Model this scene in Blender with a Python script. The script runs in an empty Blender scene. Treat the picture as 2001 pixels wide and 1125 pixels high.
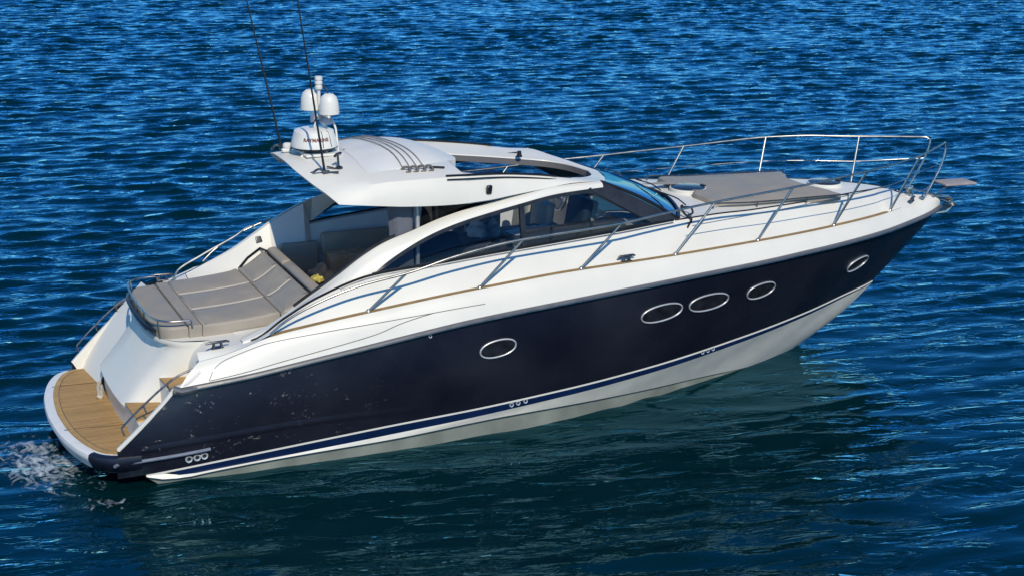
import bpy, bmesh, math, random
import numpy as np
from mathutils import Vector, Matrix
from mathutils.bvhtree import BVHTree

scene = bpy.context.scene
col = scene.collection
rad = math.radians
rng = np.random.default_rng(7)
random.seed(7)

# ------------------------------------------------------------------ camera
cam_data = bpy.data.cameras.new('camera')
cam = bpy.data.objects.new('camera', cam_data)
col.objects.link(cam)
cam_data.sensor_width = 36.0
cam_data.lens = 36.0 * 3100.0 / 2001.0
cam_data.clip_start = 0.1
cam_data.clip_end = 20000
yaw, pitch, roll = rad(66.03), rad(16.475), rad(0.80)
fw = Vector((math.cos(pitch) * math.cos(yaw), math.cos(pitch) * math.sin(yaw), -math.sin(pitch)))
r0 = Vector((math.sin(yaw), -math.cos(yaw), 0))
u0 = r0.cross(fw)
ri = r0 * math.cos(roll) + u0 * math.sin(roll)
up = u0 * math.cos(roll) - r0 * math.sin(roll)
cam.matrix_world = Matrix(((ri.x, up.x, -fw.x, -2.243), (ri.y, up.y, -fw.y, -20.023), (ri.z, up.z, -fw.z, 7.839), (0, 0, 0, 1)))
scene.camera = cam

# ------------------------------------------------------------------ sky, sun, exposure
SUN = Vector((-0.10, -0.735, 0.67)).normalized()
sun_el = math.asin(SUN.z)
world = bpy.data.worlds.new('World')
scene.world = world
world.use_nodes = True
wn = world.node_tree
sky = wn.nodes.new('ShaderNodeTexSky')
sky.sky_type = 'NISHITA'
sky.sun_disc = False
sky.sun_elevation = sun_el
sky.sun_rotation = math.atan2(SUN.x, SUN.y)
sky.altitude = 1500
sky.air_density = 1.0
sky.dust_density = 0.05
sky.ozone_density = 5.0
bgn = wn.nodes['Background']
hsv = wn.nodes.new('ShaderNodeHueSaturation')
hsv.inputs['Saturation'].default_value = 1.28
wn.links.new(sky.outputs[0], hsv.inputs['Color'])
wn.links.new(hsv.outputs[0], bgn.inputs[0])
bgn.inputs[1].default_value = 0.14
sun_d = bpy.data.lights.new('sun', 'SUN')
sun_d.energy = 3.3
sun_d.angle = rad(0.5)
sun_d.color = (1.0, 0.915, 0.755)
sun_o = bpy.data.objects.new('sun', sun_d)
col.objects.link(sun_o)
sun_o.rotation_euler = (-SUN).to_track_quat('-Z', 'Y').to_euler()
sun_o.location = (0, 0, 30)
vs = scene.view_settings
vs.view_transform = 'Standard'
vs.look = 'None'
vs.exposure = 0.0
vs.gamma = 1.0
vs.use_curve_mapping = False
scene.cycles.max_bounces = 8
scene.cycles.transparent_max_bounces = 12
scene.cycles.caustics_reflective = False
scene.cycles.caustics_refractive = False


# ------------------------------------------------------------------ helpers
def pch(tab, x, k=1):
    """monotone cubic through rows of tab: column 0 -> column k"""
    t = np.asarray(tab, float)
    xs, ys = t[:, 0], t[:, k]
    h = np.diff(xs)
    d = np.diff(ys) / h
    m = np.zeros(len(xs))
    m[0], m[-1] = d[0], d[-1]
    for i in range(1, len(xs) - 1):
        if d[i - 1] * d[i] > 0:
            w1, w2 = 2 * h[i] + h[i - 1], h[i] + 2 * h[i - 1]
            m[i] = (w1 + w2) / (w1 / d[i - 1] + w2 / d[i])
    x = np.clip(np.asarray(x, float), xs[0], xs[-1])
    i = np.clip(np.searchsorted(xs, x) - 1, 0, len(h) - 1)
    s = (x - xs[i]) / h[i]
    return (1 + 2 * s) * (1 - s) ** 2 * ys[i] + s * (1 - s) ** 2 * h[i] * m[i] + s * s * (3 - 2 * s) * ys[i + 1] + s * s * (s - 1) * h[i] * m[i + 1]


def crv(pts, n):
    """resample a polyline with a Catmull-Rom curve, n points"""
    P = np.asarray(pts, float)
    d = np.concatenate([[0], np.cumsum(np.linalg.norm(np.diff(P, axis=0), axis=1))])
    s = np.linspace(0, d[-1], n)
    return np.stack([pch(np.stack([d, P[:, a]], 1), s) for a in range(P.shape[1])], 1)


def pieces(mb):
    """split a builder into one builder per connected piece"""
    par = list(range(len(mb.v)))

    def find(a):
        while par[a] != a:
            par[a] = par[par[a]]
            a = par[a]
        return a
    for f in mb.f:
        for q in f[1:]:
            par[find(q)] = find(f[0])
    groups = {}
    for f in mb.f:
        groups.setdefault(find(f[0]), []).append(f)
    out_ = []
    for fs in groups.values():
        ids = sorted({q for f in fs for q in f})
        ix = {q: n for n, q in enumerate(ids)}
        m = MB()
        m.add([mb.v[q] for q in ids], [tuple(ix[q] for q in f) for f in fs])
        out_.append(m)
    return out_


class MB:
    def __init__(self):
        self.v = []
        self.f = []

    def add(self, verts, faces):
        o = len(self.v)
        self.v += [tuple(map(float, p)) for p in verts]
        self.f += [tuple(i + o for i in f) for f in faces]
        return self

    def grid(self, rows, close=False, flip=False):
        n = len(rows[0])
        V = [p for r in rows for p in r]
        F = []
        for i in range(len(rows) - 1):
            for j in range(n if close else n - 1):
                k = (j + 1) % n
                q = (i * n + j, i * n + k, (i + 1) * n + k, (i + 1) * n + j)
                F.append(q[::-1] if flip else q)
        return self.add(V, F)

    def both(self, rows, flip=False):
        """grid on starboard (rows given with y>0 as half breadth) and its mirror on port"""
        self.grid([[(p[0], -p[1], p[2]) for p in r] for r in rows], flip=not flip)
        self.grid([[(p[0], p[1], p[2]) for p in r] for r in rows], flip=flip)
        return self

    def fan(self, pts, c=None):
        c = np.mean(np.asarray(pts, float), axis=0) if c is None else c
        n = len(pts)
        return self.add([tuple(c)] + list(pts), [(0, 1 + i, 1 + (i + 1) % n) for i in range(n)])

    def tube(self, pts, r, n=8, closed=False, cap=True):
        P = [Vector(p) for p in pts]
        R = r if hasattr(r, '__len__') else [r] * len(P)
        rows = []
        ref = None
        for i, p in enumerate(P):
            a = P[i - 1] if (i > 0 or closed) else p
            b = P[(i + 1) % len(P)] if (i < len(P) - 1 or closed) else p
            t = (b - a).normalized()
            if ref is None:
                ref = Vector((0, 0, 1)) if abs(t.z) < 0.9 else Vector((1, 0, 0))
            u = (ref - t * ref.dot(t)).normalized()
            ref = u
            w = t.cross(u)
            rows.append([tuple(p + (u * math.cos(2 * math.pi * k / n) + w * math.sin(2 * math.pi * k / n)) * R[i]) for k in range(n)])
        if closed:
            rows.append(rows[0])
        o = len(self.v)
        self.grid(rows, close=True)
        if cap and not closed:
            e = o + (len(rows) - 1) * n
            self.f.append(tuple(range(o, o + n))[::-1])
            self.f.append(tuple(range(e, e + n)))
        return self

    def lathe(self, prof, M=Matrix(), n=24):
        rows = []
        for (r, z) in prof:
            rows.append([tuple(M @ Vector((r * math.cos(2 * math.pi * k / n), r * math.sin(2 * math.pi * k / n), z))) for k in range(n)])
        return self.grid(rows, close=True)

    def rbox(self, size, M=Matrix(), bev=0.02, seg=3):
        bm = bmesh.new()
        bmesh.ops.create_cube(bm, size=1)
        for v in bm.verts:
            v.co = Vector((v.co.x * size[0], v.co.y * size[1], v.co.z * size[2]))
        if bev > 0:
            bmesh.ops.bevel(bm, geom=bm.edges[:], offset=min(bev, 0.49 * min(size)), segments=seg, profile=0.5, affect='EDGES')
        bm.verts.index_update()
        V = [tuple(M @ v.co) for v in bm.verts]
        F = [tuple(v.index for v in f.verts) for f in bm.faces]
        bm.free()
        return self.add(V, F)

    def slab(self, outline, zf, th, bev=0.03, seg=3, crown=0.0):
        """plan outline [(x,y)..] raised to zf(x,y), th thick, soft top edge"""
        n = len(outline)
        O = np.asarray(outline, float)
        a = np.roll(O, -1, 0) - np.roll(O, 1, 0)
        nr = np.stack([a[:, 1], -a[:, 0]], 1)
        nr /= np.linalg.norm(nr, axis=1)[:, None] + 1e-9
        area = 0.5 * np.sum(O[:, 0] * np.roll(O[:, 1], -1) - np.roll(O[:, 0], -1) * O[:, 1])
        if area < 0:
            nr = -nr
        rows = [[(p[0], p[1], zf(p[0], p[1]) - th) for p in O]]
        for k in range(seg + 1):
            ang = math.pi / 2 * k / seg
            ins = bev * (1 - math.cos(ang))
            dz = -bev * (1 - math.sin(ang))
            rows.append([(p[0] - q[0] * ins, p[1] - q[1] * ins, zf(p[0], p[1]) + dz) for p, q in zip(O, nr)])
        self.grid(rows, close=True)
        c = O.mean(0)
        inner = np.asarray(rows[-1])
        prev = [tuple(p) for p in inner]
        rr = [prev]
        for k in (0.8, 0.6, 0.4, 0.2, 0.04):
            ring = []
            for p in inner:
                x, y = c[0] + (p[0] - c[0]) * k, c[1] + (p[1] - c[1]) * k
                ring.append((x, y, zf(x, y) + crown * (1 - k ** 3)))
            rr.append(ring)
        self.grid(rr, close=True)
        self.fan(rr[-1])
        return self

    def build(self, name, mat, parent=None, smooth=True, angle=38, fix=False):
        me = bpy.data.meshes.new(name)
        me.from_pydata(self.v, [], self.f)
        me.validate()
        if fix:
            bm = bmesh.new()
            bm.from_mesh(me)
            bmesh.ops.remove_doubles(bm, verts=bm.verts, dist=1e-5)
            bmesh.ops.recalc_face_normals(bm, faces=bm.faces)
            bm.to_mesh(me)
            bm.free()
        if smooth:
            me.polygons.foreach_set('use_smooth', [True] * len(me.polygons))
            me.set_sharp_from_angle(angle=rad(angle))
        me.materials.append(mat)
        me.update()
        o = bpy.data.objects.new(name, me)
        col.objects.link(o)
        if parent is not None:
            o.parent = parent
        return o


def empty(name, parent=None, loc=(0, 0, 0)):
    o = bpy.data.objects.new(name, None)
    o.empty_display_size = 0.3
    o.location = loc
    col.objects.link(o)
    if parent:
        o.parent = parent
    return o


def tag(o, label=None, cat=None, group=None, kind=None):
    for k, v in (('label', label), ('category', cat), ('group', group), ('kind', kind)):
        if v:
            o[k] = v
    return o


def T(x, y, z):
    return Matrix.Translation((x, y, z))


def RX(a):
    return Matrix.Rotation(rad(a), 4, 'X')


def RY(a):
    return Matrix.Rotation(rad(a), 4, 'Y')


def RZ(a):
    return Matrix.Rotation(rad(a), 4, 'Z')


# ------------------------------------------------------------------ materials
def new_mat(name):
    m = bpy.data.materials.new(name)
    m.use_nodes = True
    return m, m.node_tree, m.node_tree.nodes['Principled BSDF']


def mnode(nt, t, **kw):
    n = nt.nodes.new(t)
    for k, v in kw.items():
        setattr(n, k, v)
    return n


def simple(name, c, rough=0.5, metal=0.0, var=0.06, scale=6.0, coat=0.0, bump=0.0, bscale=60.0, spec=0.5):
    m, nt, p = new_mat(name)
    tc = mnode(nt, 'ShaderNodeTexCoord')
    no = mnode(nt, 'ShaderNodeTexNoise')
    no.inputs['Scale'].default_value = scale
    no.inputs['Detail'].default_value = 6
    nt.links.new(tc.outputs['Object'], no.inputs['Vector'])
    mr = mnode(nt, 'ShaderNodeMapRange')
    mr.inputs['From Min'].default_value = 0.3
    mr.inputs['From Max'].default_value = 0.7
    mr.inputs['To Min'].default_value = 1 - var
    mr.inputs['To Max'].default_value = 1 + var
    nt.links.new(no.outputs[0], mr.inputs['Value'])
    vm = mnode(nt, 'ShaderNodeVectorMath', operation='SCALE')
    vm.inputs[0].default_value = c
    nt.links.new(mr.outputs[0], vm.inputs['Scale'])
    nt.links.new(vm.outputs[0], p.inputs['Base Color'])
    mr2 = mnode(nt, 'ShaderNodeMapRange')
    mr2.inputs['From Min'].default_value = 0.3
    mr2.inputs['From Max'].default_value = 0.7
    mr2.inputs['To Min'].default_value = max(0.0, rough * 0.8)
    mr2.inputs['To Max'].default_value = min(1.0, rough * 1.25)
    nt.links.new(no.outputs[0], mr2.inputs['Value'])
    nt.links.new(mr2.outputs[0], p.inputs['Roughness'])
    p.inputs['Metallic'].default_value = metal
    p.inputs['Coat Weight'].default_value = coat
    p.inputs['Coat Roughness'].default_value = 0.08
    p.inputs['Specular IOR Level'].default_value = spec
    if bump:
        nb = mnode(nt, 'ShaderNodeTexNoise')
        nb.inputs['Scale'].default_value = bscale
        nb.inputs['Detail'].default_value = 4
        nt.links.new(tc.outputs['Object'], nb.inputs['Vector'])
        bp = mnode(nt, 'ShaderNodeBump')
        bp.inputs['Strength'].default_value = bump
        bp.inputs['Distance'].default_value = 0.01
        nt.links.new(nb.outputs[0], bp.inputs['Height'])
        nt.links.new(bp.outputs[0], p.inputs['Normal'])
    return m


WHITE = simple('white_gelcoat', (0.79, 0.76, 0.675), 0.38, var=0.03, scale=1.6, coat=0.08)
OFFWHITE = simple('cream_gelcoat', (0.70, 0.68, 0.62), 0.4, var=0.04, scale=3)
LINER = simple('grey_white_liner', (0.74, 0.73, 0.71), 0.6, var=0.03)
BOTTOM = simple('shade_toned_bottom', (0.21, 0.225, 0.19), 0.5, var=0.25, scale=2.2)  # shade on the turned-under hull below the chine, put into a darker colour
CREAM = simple('cream_stripe', (0.80, 0.77, 0.68), 0.35, var=0.06, scale=4)
BLUE = simple('blue_boot_stripe', (0.006, 0.020, 0.075), 0.2, var=0.2, scale=3, coat=0.3)
RUBBER = simple('grey_rub_rail', (0.10, 0.105, 0.12), 0.35, var=0.15, scale=5)
BLACK = simple('black_trim', (0.012, 0.012, 0.014), 0.35, var=0.2)
BLACKROPE = simple('black_rope', (0.02, 0.02, 0.022), 0.8, var=0.3, scale=40)
STEEL = simple('stainless_steel', (0.50, 0.465, 0.41), 0.3, metal=1.0, var=0.05)
CHROME = simple('pale_rim', (0.70, 0.69, 0.67), 0.35, metal=0.55, var=0.05)
DULLSTEEL = simple('weathered_steel', (0.16, 0.16, 0.17), 0.35, metal=1.0, var=0.15, scale=20)
TAUPE = simple('taupe_vinyl', (0.34, 0.298, 0.24), 0.55, var=0.09, scale=3.0, bump=0.55, bscale=6)
PIPING = simple('light_piping', (0.52, 0.49, 0.43), 0.55, var=0.04)
DARKPAD = simple('charcoal_upholstery', (0.05, 0.05, 0.056), 0.6, var=0.1, bump=0.2, bscale=20)
NAVYPAD = simple('navy_upholstery', (0.02, 0.035, 0.055), 0.6, var=0.12, bump=0.2, bscale=20)
CREAMPAD = simple('cream_upholstery', (0.62, 0.56, 0.42), 0.55, var=0.05, bump=0.2, bscale=20)
CANVAS = simple('grey_canvas', (0.13, 0.14, 0.17), 0.85, var=0.08, scale=8, bump=0.3, bscale=25)
WOOD = simple('varnished_table', (0.62, 0.34, 0.19), 0.25, var=0.2, scale=5, coat=0.4)
DASH = simple('pale_dash', (0.50, 0.50, 0.47), 0.6, var=0.05)
PAPER = simple('white_paper', (0.78, 0.78, 0.76), 0.7, var=0.05)
PLASTIC = simple('white_plastic', (0.79, 0.77, 0.71), 0.35, var=0.02, coat=0.15)
YELLOW = simple('yellow_cloth', (0.50, 0.40, 0.08), 0.85, var=0.2, scale=12, bump=0.4)
DARKCLOTH = simple('dark_cloth', (0.022, 0.022, 0.025), 0.9, var=0.3, scale=12, bump=0.4)
REDINK = simple('dark_red_ink', (0.16, 0.015, 0.015), 0.5, var=0.1)
ROPE = simple('pale_rope', (0.55, 0.50, 0.40), 0.85, var=0.2, scale=60)
GREYHATCH = simple('smoked_acrylic', (0.02, 0.026, 0.036), 0.18, var=0.1, spec=0.35)
PORTGLASS = simple('porthole_acrylic', (0.016, 0.018, 0.024), 0.22, var=0.5, scale=9, spec=0.22)


def glass(name, tint, mirror=0.08, rough=0.02, refl=(0.9, 0.95, 1)):
    m, nt, p = new_mat(name)
    nt.nodes.remove(p)
    out = nt.nodes['Material Output']
    tr = mnode(nt, 'ShaderNodeBsdfTransparent')
    tr.inputs[0].default_value = (*tint, 1)
    gl = mnode(nt, 'ShaderNodeBsdfGlossy')
    gl.inputs['Color'].default_value = (*refl, 1)
    gl.inputs['Roughness'].default_value = rough
    fr = mnode(nt, 'ShaderNodeFresnel')
    fr.inputs[0].default_value = 1.5
    ad = mnode(nt, 'ShaderNodeMath', operation='MULTIPLY_ADD')
    ad.use_clamp = True
    nt.links.new(fr.outputs[0], ad.inputs[0])
    ad.inputs[1].default_value = 1.0
    ad.inputs[2].default_value = mirror
    mx = mnode(nt, 'ShaderNodeMixShader')
    nt.links.new(ad.outputs[0], mx.inputs[0])
    nt.links.new(tr.outputs[0], mx.inputs[1])
    nt.links.new(gl.outputs[0], mx.inputs[2])
    nt.links.new(mx.outputs[0], out.inputs[0])
    return m


SIDEGLASS = glass('tinted_side_glass', (0.62, 0.66, 0.70), -0.01, refl=(.55, .65, .8))
SCREENGLASS = glass('blue_screen_glass', (0.10, 0.30, 0.42), 0.12, refl=(.16, .34, .50))
DARKGLASS = glass('dark_glass', (0.04, 0.045, 0.05), -0.03, refl=(.5, .6, .7))


def navy_material():
    """dark navy gelcoat: dulled patches over the hull, pale scuffs and chips towards the stern"""
    m, nt, p = new_mat('navy_gelcoat')
    L = nt.links
    tc = mnode(nt, 'ShaderNodeTexCoord')
    n1 = mnode(nt, 'ShaderNodeTexNoise')
    n1.inputs['Scale'].default_value = 0.9
    n1.inputs['Detail'].default_value = 5
    L.new(tc.outputs['Object'], n1.inputs['Vector'])
    cr = mnode(nt, 'ShaderNodeValToRGB')
    cr.color_ramp.elements[0].position = 0.35
    cr.color_ramp.elements[0].color = (0.0080, 0.0090, 0.018, 1)
    cr.color_ramp.elements[1].position = 0.75
    cr.color_ramp.elements[1].color = (0.019, 0.020, 0.031, 1)
    L.new(n1.outputs[0], cr.inputs[0])
    # chips: two noise octaves thresholded, only where x is small
    sx = mnode(nt, 'ShaderNodeSeparateXYZ')
    L.new(tc.outputs['Object'], sx.inputs[0])
    mx = mnode(nt, 'ShaderNodeMapRange')
    mx.inputs['From Min'].default_value = 4.3
    mx.inputs['From Max'].default_value = 1.6
    L.new(sx.outputs[0], mx.inputs['Value'])
    mp = mnode(nt, 'ShaderNodeMapping')
    mp.inputs['Scale'].default_value = (1.0, 1.0, 1.6)
    L.new(tc.outputs['Object'], mp.inputs['Vector'])
    n2 = mnode(nt, 'ShaderNodeTexNoise')
    n2.inputs['Scale'].default_value = 2.6
    n2.inputs['Detail'].default_value = 2
    L.new(mp.outputs[0], n2.inputs['Vector'])
    n3 = mnode(nt, 'ShaderNodeTexNoise')
    n3.inputs['Scale'].default_value = 15
    n3.inputs['Detail'].default_value = 7
    n3.inputs['Roughness'].default_value = .7
    n3.inputs['Distortion'].default_value = .6
    L.new(mp.outputs[0], n3.inputs['Vector'])
    a = mnode(nt, 'ShaderNodeMapRange')
    a.inputs['From Min'].default_value = 0.53
    a.inputs['From Max'].default_value = 0.62
    L.new(n2.outputs[0], a.inputs['Value'])
    b = mnode(nt, 'ShaderNodeMapRange')
    b.inputs['From Min'].default_value = 0.60
    b.inputs['From Max'].default_value = 0.63
    L.new(n3.outputs[0], b.inputs['Value'])
    k = mnode(nt, 'ShaderNodeMath', operation='MULTIPLY')
    L.new(a.outputs[0], k.inputs[0])
    L.new(b.outputs[0], k.inputs[1])
    k2 = mnode(nt, 'ShaderNodeMath', operation='MULTIPLY')
    L.new(k.outputs[0], k2.inputs[0])
    L.new(mx.outputs[0], k2.inputs[1])
    mc = mnode(nt, 'ShaderNodeMix', data_type='RGBA')
    L.new(k2.outputs[0], mc.inputs['Factor'])
    L.new(cr.outputs[0], mc.inputs['A'])
    mc.inputs['B'].default_value = (0.40, 0.37, 0.34, 1)
    L.new(mc.outputs['Result'], p.inputs['Base Color'])
    rr = mnode(nt, 'ShaderNodeMapRange')
    rr.inputs['From Min'].default_value = 0.3
    rr.inputs['From Max'].default_value = 0.75
    rr.inputs['To Min'].default_value = 0.16
    rr.inputs['To Max'].default_value = 0.42
    L.new(n1.outputs[0], rr.inputs['Value'])
    L.new(rr.outputs[0], p.inputs['Roughness'])
    return m


NAVY = navy_material()
NAVYRIM = simple('navy_rim', (0.012, 0.014, 0.028), 0.3, var=0.2, scale=4)


def teak_material(name, base, axis=1, pitch=0.055):
    """planks laid fore and aft with dark caulking"""
    m, nt, p = new_mat(name)
    L = nt.links
    tc = mnode(nt, 'ShaderNodeTexCoord')
    sx = mnode(nt, 'ShaderNodeSeparateXYZ')
    L.new(tc.outputs['Object'], sx.inputs[0])
    dv = mnode(nt, 'ShaderNodeMath', operation='DIVIDE')
    L.new(sx.outputs[axis], dv.inputs[0])
    dv.inputs[1].default_value = pitch
    fr = mnode(nt, 'ShaderNodeMath', operation='FRACT')
    L.new(dv.outputs[0], fr.inputs[0])
    lt = mnode(nt, 'ShaderNodeMath', operation='LESS_THAN')
    L.new(fr.outputs[0], lt.inputs[0])
    lt.inputs[1].default_value = 0.13
    fl = mnode(nt, 'ShaderNodeMath', operation='FLOOR')
    L.new(dv.outputs[0], fl.inputs[0])
    wn_ = mnode(nt, 'ShaderNodeTexWhiteNoise', noise_dimensions='1D')
    L.new(fl.outputs[0], wn_.inputs['W'])
    mp = mnode(nt, 'ShaderNodeMapping')
    sc = [2.0, 2.0, 2.0]
    sc[axis] = 22.0
    mp.inputs['Scale'].default_value = sc
    L.new(tc.outputs['Object'], mp.inputs['Vector'])
    no = mnode(nt, 'ShaderNodeTexNoise')
    no.inputs['Scale'].default_value = 2.5
    no.inputs['Detail'].default_value = 6
    no.inputs['Distortion'].default_value = 0.6
    L.new(mp.outputs[0], no.inputs['Vector'])
    su = mnode(nt, 'ShaderNodeMath', operation='MULTIPLY_ADD')
    L.new(wn_.outputs[0], su.inputs[0])
    su.inputs[1].default_value = 0.25
    L.new(no.outputs[0], su.inputs[2])
    cr = mnode(nt, 'ShaderNodeValToRGB')
    cr.color_ramp.elements[0].position = 0.35
    cr.color_ramp.elements[0].color = (base[0] * 0.66, base[1] * 0.64, base[2] * 0.6, 1)
    cr.color_ramp.elements[1].position = 0.95
    cr.color_ramp.elements[1].color = (base[0] * 1.15, base[1] * 1.15, base[2] * 1.15, 1)
    L.new(su.outputs[0], cr.inputs[0])
    mc = mnode(nt, 'ShaderNodeMix', data_type='RGBA')
    L.new(lt.outputs[0], mc.inputs['Factor'])
    L.new(cr.outputs[0], mc.inputs['A'])
    mc.inputs['B'].default_value = (base[0] * 0.33, base[1] * 0.3, base[2] * 0.3, 1)
    L.new(mc.outputs['Result'], p.inputs['Base Color'])
    p.inputs['Roughness'].default_value = 0.65
    return m


TEAK = teak_material('teak_deck', (0.52, 0.315, 0.115), pitch=.043)
TEAKSTRIP = simple('teak_strip', (0.30, 0.19, 0.07), 0.6, var=0.2, scale=9)


def water_material():
    m, nt, p = new_mat('sea_water')
    L = nt.links
    tc = mnode(nt, 'ShaderNodeTexCoord')
    mp = mnode(nt, 'ShaderNodeMapping')
    mr_ = mnode(nt, 'ShaderNodeMapping')
    mr_.inputs['Rotation'].default_value = (0, 0, -WAVE_DIR)
    L.new(tc.outputs['Object'], mr_.inputs['Vector'])
    mp.inputs['Scale'].default_value = (1.0, 0.28, 1.0)
    L.new(mr_.outputs[0], mp.inputs['Vector'])
    n1 = mnode(nt, 'ShaderNodeTexNoise')
    n1.inputs['Scale'].default_value = 3.0
    n1.inputs['Detail'].default_value = 4
    n1.inputs['Roughness'].default_value = 0.55
    n1.inputs['Distortion'].default_value = 0.8
    L.new(mp.outputs[0], n1.inputs['Vector'])
    ab = mnode(nt, 'ShaderNodeMath', operation='SUBTRACT')
    L.new(n1.outputs[0], ab.inputs[0])
    ab.inputs[1].default_value = 0.5
    ab2 = mnode(nt, 'ShaderNodeMath', operation='ABSOLUTE')
    L.new(ab.outputs[0], ab2.inputs[0])
    inv = mnode(nt, 'ShaderNodeMath', operation='MULTIPLY_ADD')
    L.new(ab2.outputs[0], inv.inputs[0])
    inv.inputs[1].default_value = -1.0
    L.new(n1.outputs[0], inv.inputs[2])
    n2 = mnode(nt, 'ShaderNodeTexNoise')
    n2.inputs['Scale'].default_value = 11.0
    n2.inputs['Detail'].default_value = 3
    L.new(mp.outputs[0], n2.inputs['Vector'])
    sm = mnode(nt, 'ShaderNodeMath', operation='MULTIPLY_ADD')
    L.new(n2.outputs[0], sm.inputs[0])
    sm.inputs[1].default_value = 0.10
    L.new(inv.outputs[0], sm.inputs[2])
    bp = mnode(nt, 'ShaderNodeBump')
    bp.inputs['Strength'].default_value = 1.0
    bp.inputs['Distance'].default_value = 0.045
    L.new(sm.outputs[0], bp.inputs['Height'])
    L.new(bp.outputs[0], p.inputs['Normal'])
    nt.nodes.remove(p)
    df = mnode(nt, 'ShaderNodeBsdfDiffuse')
    df.inputs[0].default_value = (0.0003, 0.015, 0.018, 1)
    gl = mnode(nt, 'ShaderNodeBsdfGlossy')
    gl.inputs['Color'].default_value = (0.32, 0.75, 0.97, 1)
    gl.inputs['Roughness'].default_value = 0.025
    fr = mnode(nt, 'ShaderNodeFresnel')
    fr.inputs[0].default_value = 1.333
    for q in (df, gl, fr):
        L.new(bp.outputs[0], q.inputs['Normal'])
    m2 = mnode(nt, 'ShaderNodeMath', operation='MULTIPLY')
    m2.use_clamp = True
    m2.inputs[1].default_value = 1.38
    L.new(fr.outputs[0], m2.inputs[0])
    mx = mnode(nt, 'ShaderNodeMixShader')
    L.new(m2.outputs[0], mx.inputs[0])
    L.new(df.outputs[0], mx.inputs[1])
    L.new(gl.outputs[0], mx.inputs[2])
    L.new(mx.outputs[0], nt.nodes['Material Output'].inputs[0])
    return m


WAVE_DIR = rad(66 + 14)          # direction the wind waves travel along (away from the lens, slightly across)
WATER = water_material()
SEA_Z = -0.10

# ------------------------------------------------------------------ sea: a wind-wave height field
def wave_field(n, d, seed):
    r = np.random.default_rng(seed)
    k1 = 2 * np.pi * np.fft.fftfreq(n, d)
    kx, ky = np.meshgrid(k1, k1, indexing='ij')
    k = np.hypot(kx, ky)
    k[0, 0] = 1
    th = np.arctan2(ky, kx) - WAVE_DIR
    lam = 2 * np.pi / k
    S = k ** -3.8 * np.exp(-(2 * np.pi / .95 / k) ** 4) * np.exp(-(k * 0.035) ** 2)
    S *= np.abs(np.cos(th)) ** 14 + 0.012
    S[0, 0] = 0
    A = np.sqrt(S) * (r.normal(size=(n, n)) + 1j * r.normal(size=(n, n)))
    h = np.fft.ifft2(A).real
    # slopes for choppy displacement
    Hk = np.fft.fft2(h)
    dx = np.fft.ifft2(-1j * kx / k * Hk).real
    dy = np.fft.ifft2(-1j * ky / k * Hk).real
    s = 0.0195 / h.std()
    print('slope', (np.gradient(h * s, d, axis=0).std(), np.gradient(h * s, d, axis=1).std()))
    return h * s, dx * s, dy * s


def build_sea():
    n, d = 1000, 0.105
    h, dx, dy = wave_field(n, d, 11)
    g = (np.arange(n) - n / 2) * d
    X, Y = np.meshgrid(g, g, indexing='ij')
    cx, cy = 13.0, 22.0
    # fade waves at the rim so that the sheet meets the outer sea
    e = np.clip((n / 2 * d - np.maximum(np.abs(X), np.abs(Y))) / 6.0, 0, 1)
    # calmer water right against the hull side
    PX, PY = X + cx, Y + cy
    # gusts: broad patches of livelier and calmer water
    r = np.random.default_rng(5)
    k1 = np.fft.fftfreq(n, d)
    kk = np.hypot(*np.meshgrid(k1, k1, indexing='ij'))
    gust = np.fft.ifft2(np.fft.fft2(r.normal(size=(n, n))) * np.exp(-(kk * 5.0) ** 2)).real
    gust = np.clip(1 + .13 * gust / gust.std(), .45, 1.6)
    q = np.clip((np.hypot((PX - 6.5) / 9.5, (PY + 3.0) / 7.0) - 0.70) / 0.55, 0, 1)
    amp = e * gust * (0.42 + 0.58 * q * q * (3 - 2 * q))
    V = np.stack([PX - 1.1 * dx * amp, PY - 1.1 * dy * amp, SEA_Z + h * amp], -1).reshape(-1, 3)
    i = np.arange(n * n).reshape(n, n)
    F = np.stack([i[:-1, :-1], i[1:, :-1], i[1:, 1:], i[:-1, 1:]], -1).reshape(-1, 4)
    half = n / 2 * d
    lo, hx = (cx - half, cy - half), (cx + half - d, cy + half - d)
    B = 9000.0
    o = len(V)
    ring = np.array([[lo[0], lo[1], SEA_Z], [hx[0], lo[1], SEA_Z], [hx[0], hx[1], SEA_Z], [lo[0], hx[1], SEA_Z],
                     [-B, -B, SEA_Z], [B, -B, SEA_Z], [B, B, SEA_Z], [-B, B, SEA_Z]])
    R = np.array([[4, 5, 1, 0], [5, 6, 2, 1], [6, 7, 3, 2], [7, 4, 0, 3]]) + o
    V = np.concatenate([V, ring])
    F = np.concatenate([F, R])
    me = bpy.data.meshes.new('sea')
    me.vertices.add(len(V))
    me.vertices.foreach_set('co', V.astype(np.float32).ravel())
    me.loops.add(len(F) * 4)
    me.loops.foreach_set('vertex_index', F.astype(np.int32).ravel())
    me.polygons.add(len(F))
    me.polygons.foreach_set('loop_start', np.arange(0, len(F) * 4, 4, dtype=np.int32))
    me.polygons.foreach_set('use_smooth', np.ones(len(F), bool))
    me.update(calc_edges=True)
    me.validate()
    me.materials.append(WATER)
    s = bpy.data.objects.new('sea', me)
    col.objects.link(s)
    tag(s, 'deep blue rippled sea all around the yacht', 'sea', kind='structure')
    return s, (PX - 1.1 * dx * amp, PY - 1.1 * dy * amp, SEA_Z + h * amp)


sea, SEA_H = build_sea()

# ================================================================== THE YACHT (x forward, y to port, z up; sea at -0.1)
yacht = tag(empty('motor_yacht'), 'navy hulled white motor yacht with a hardtop cruising on blue sea', 'yacht')

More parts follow.
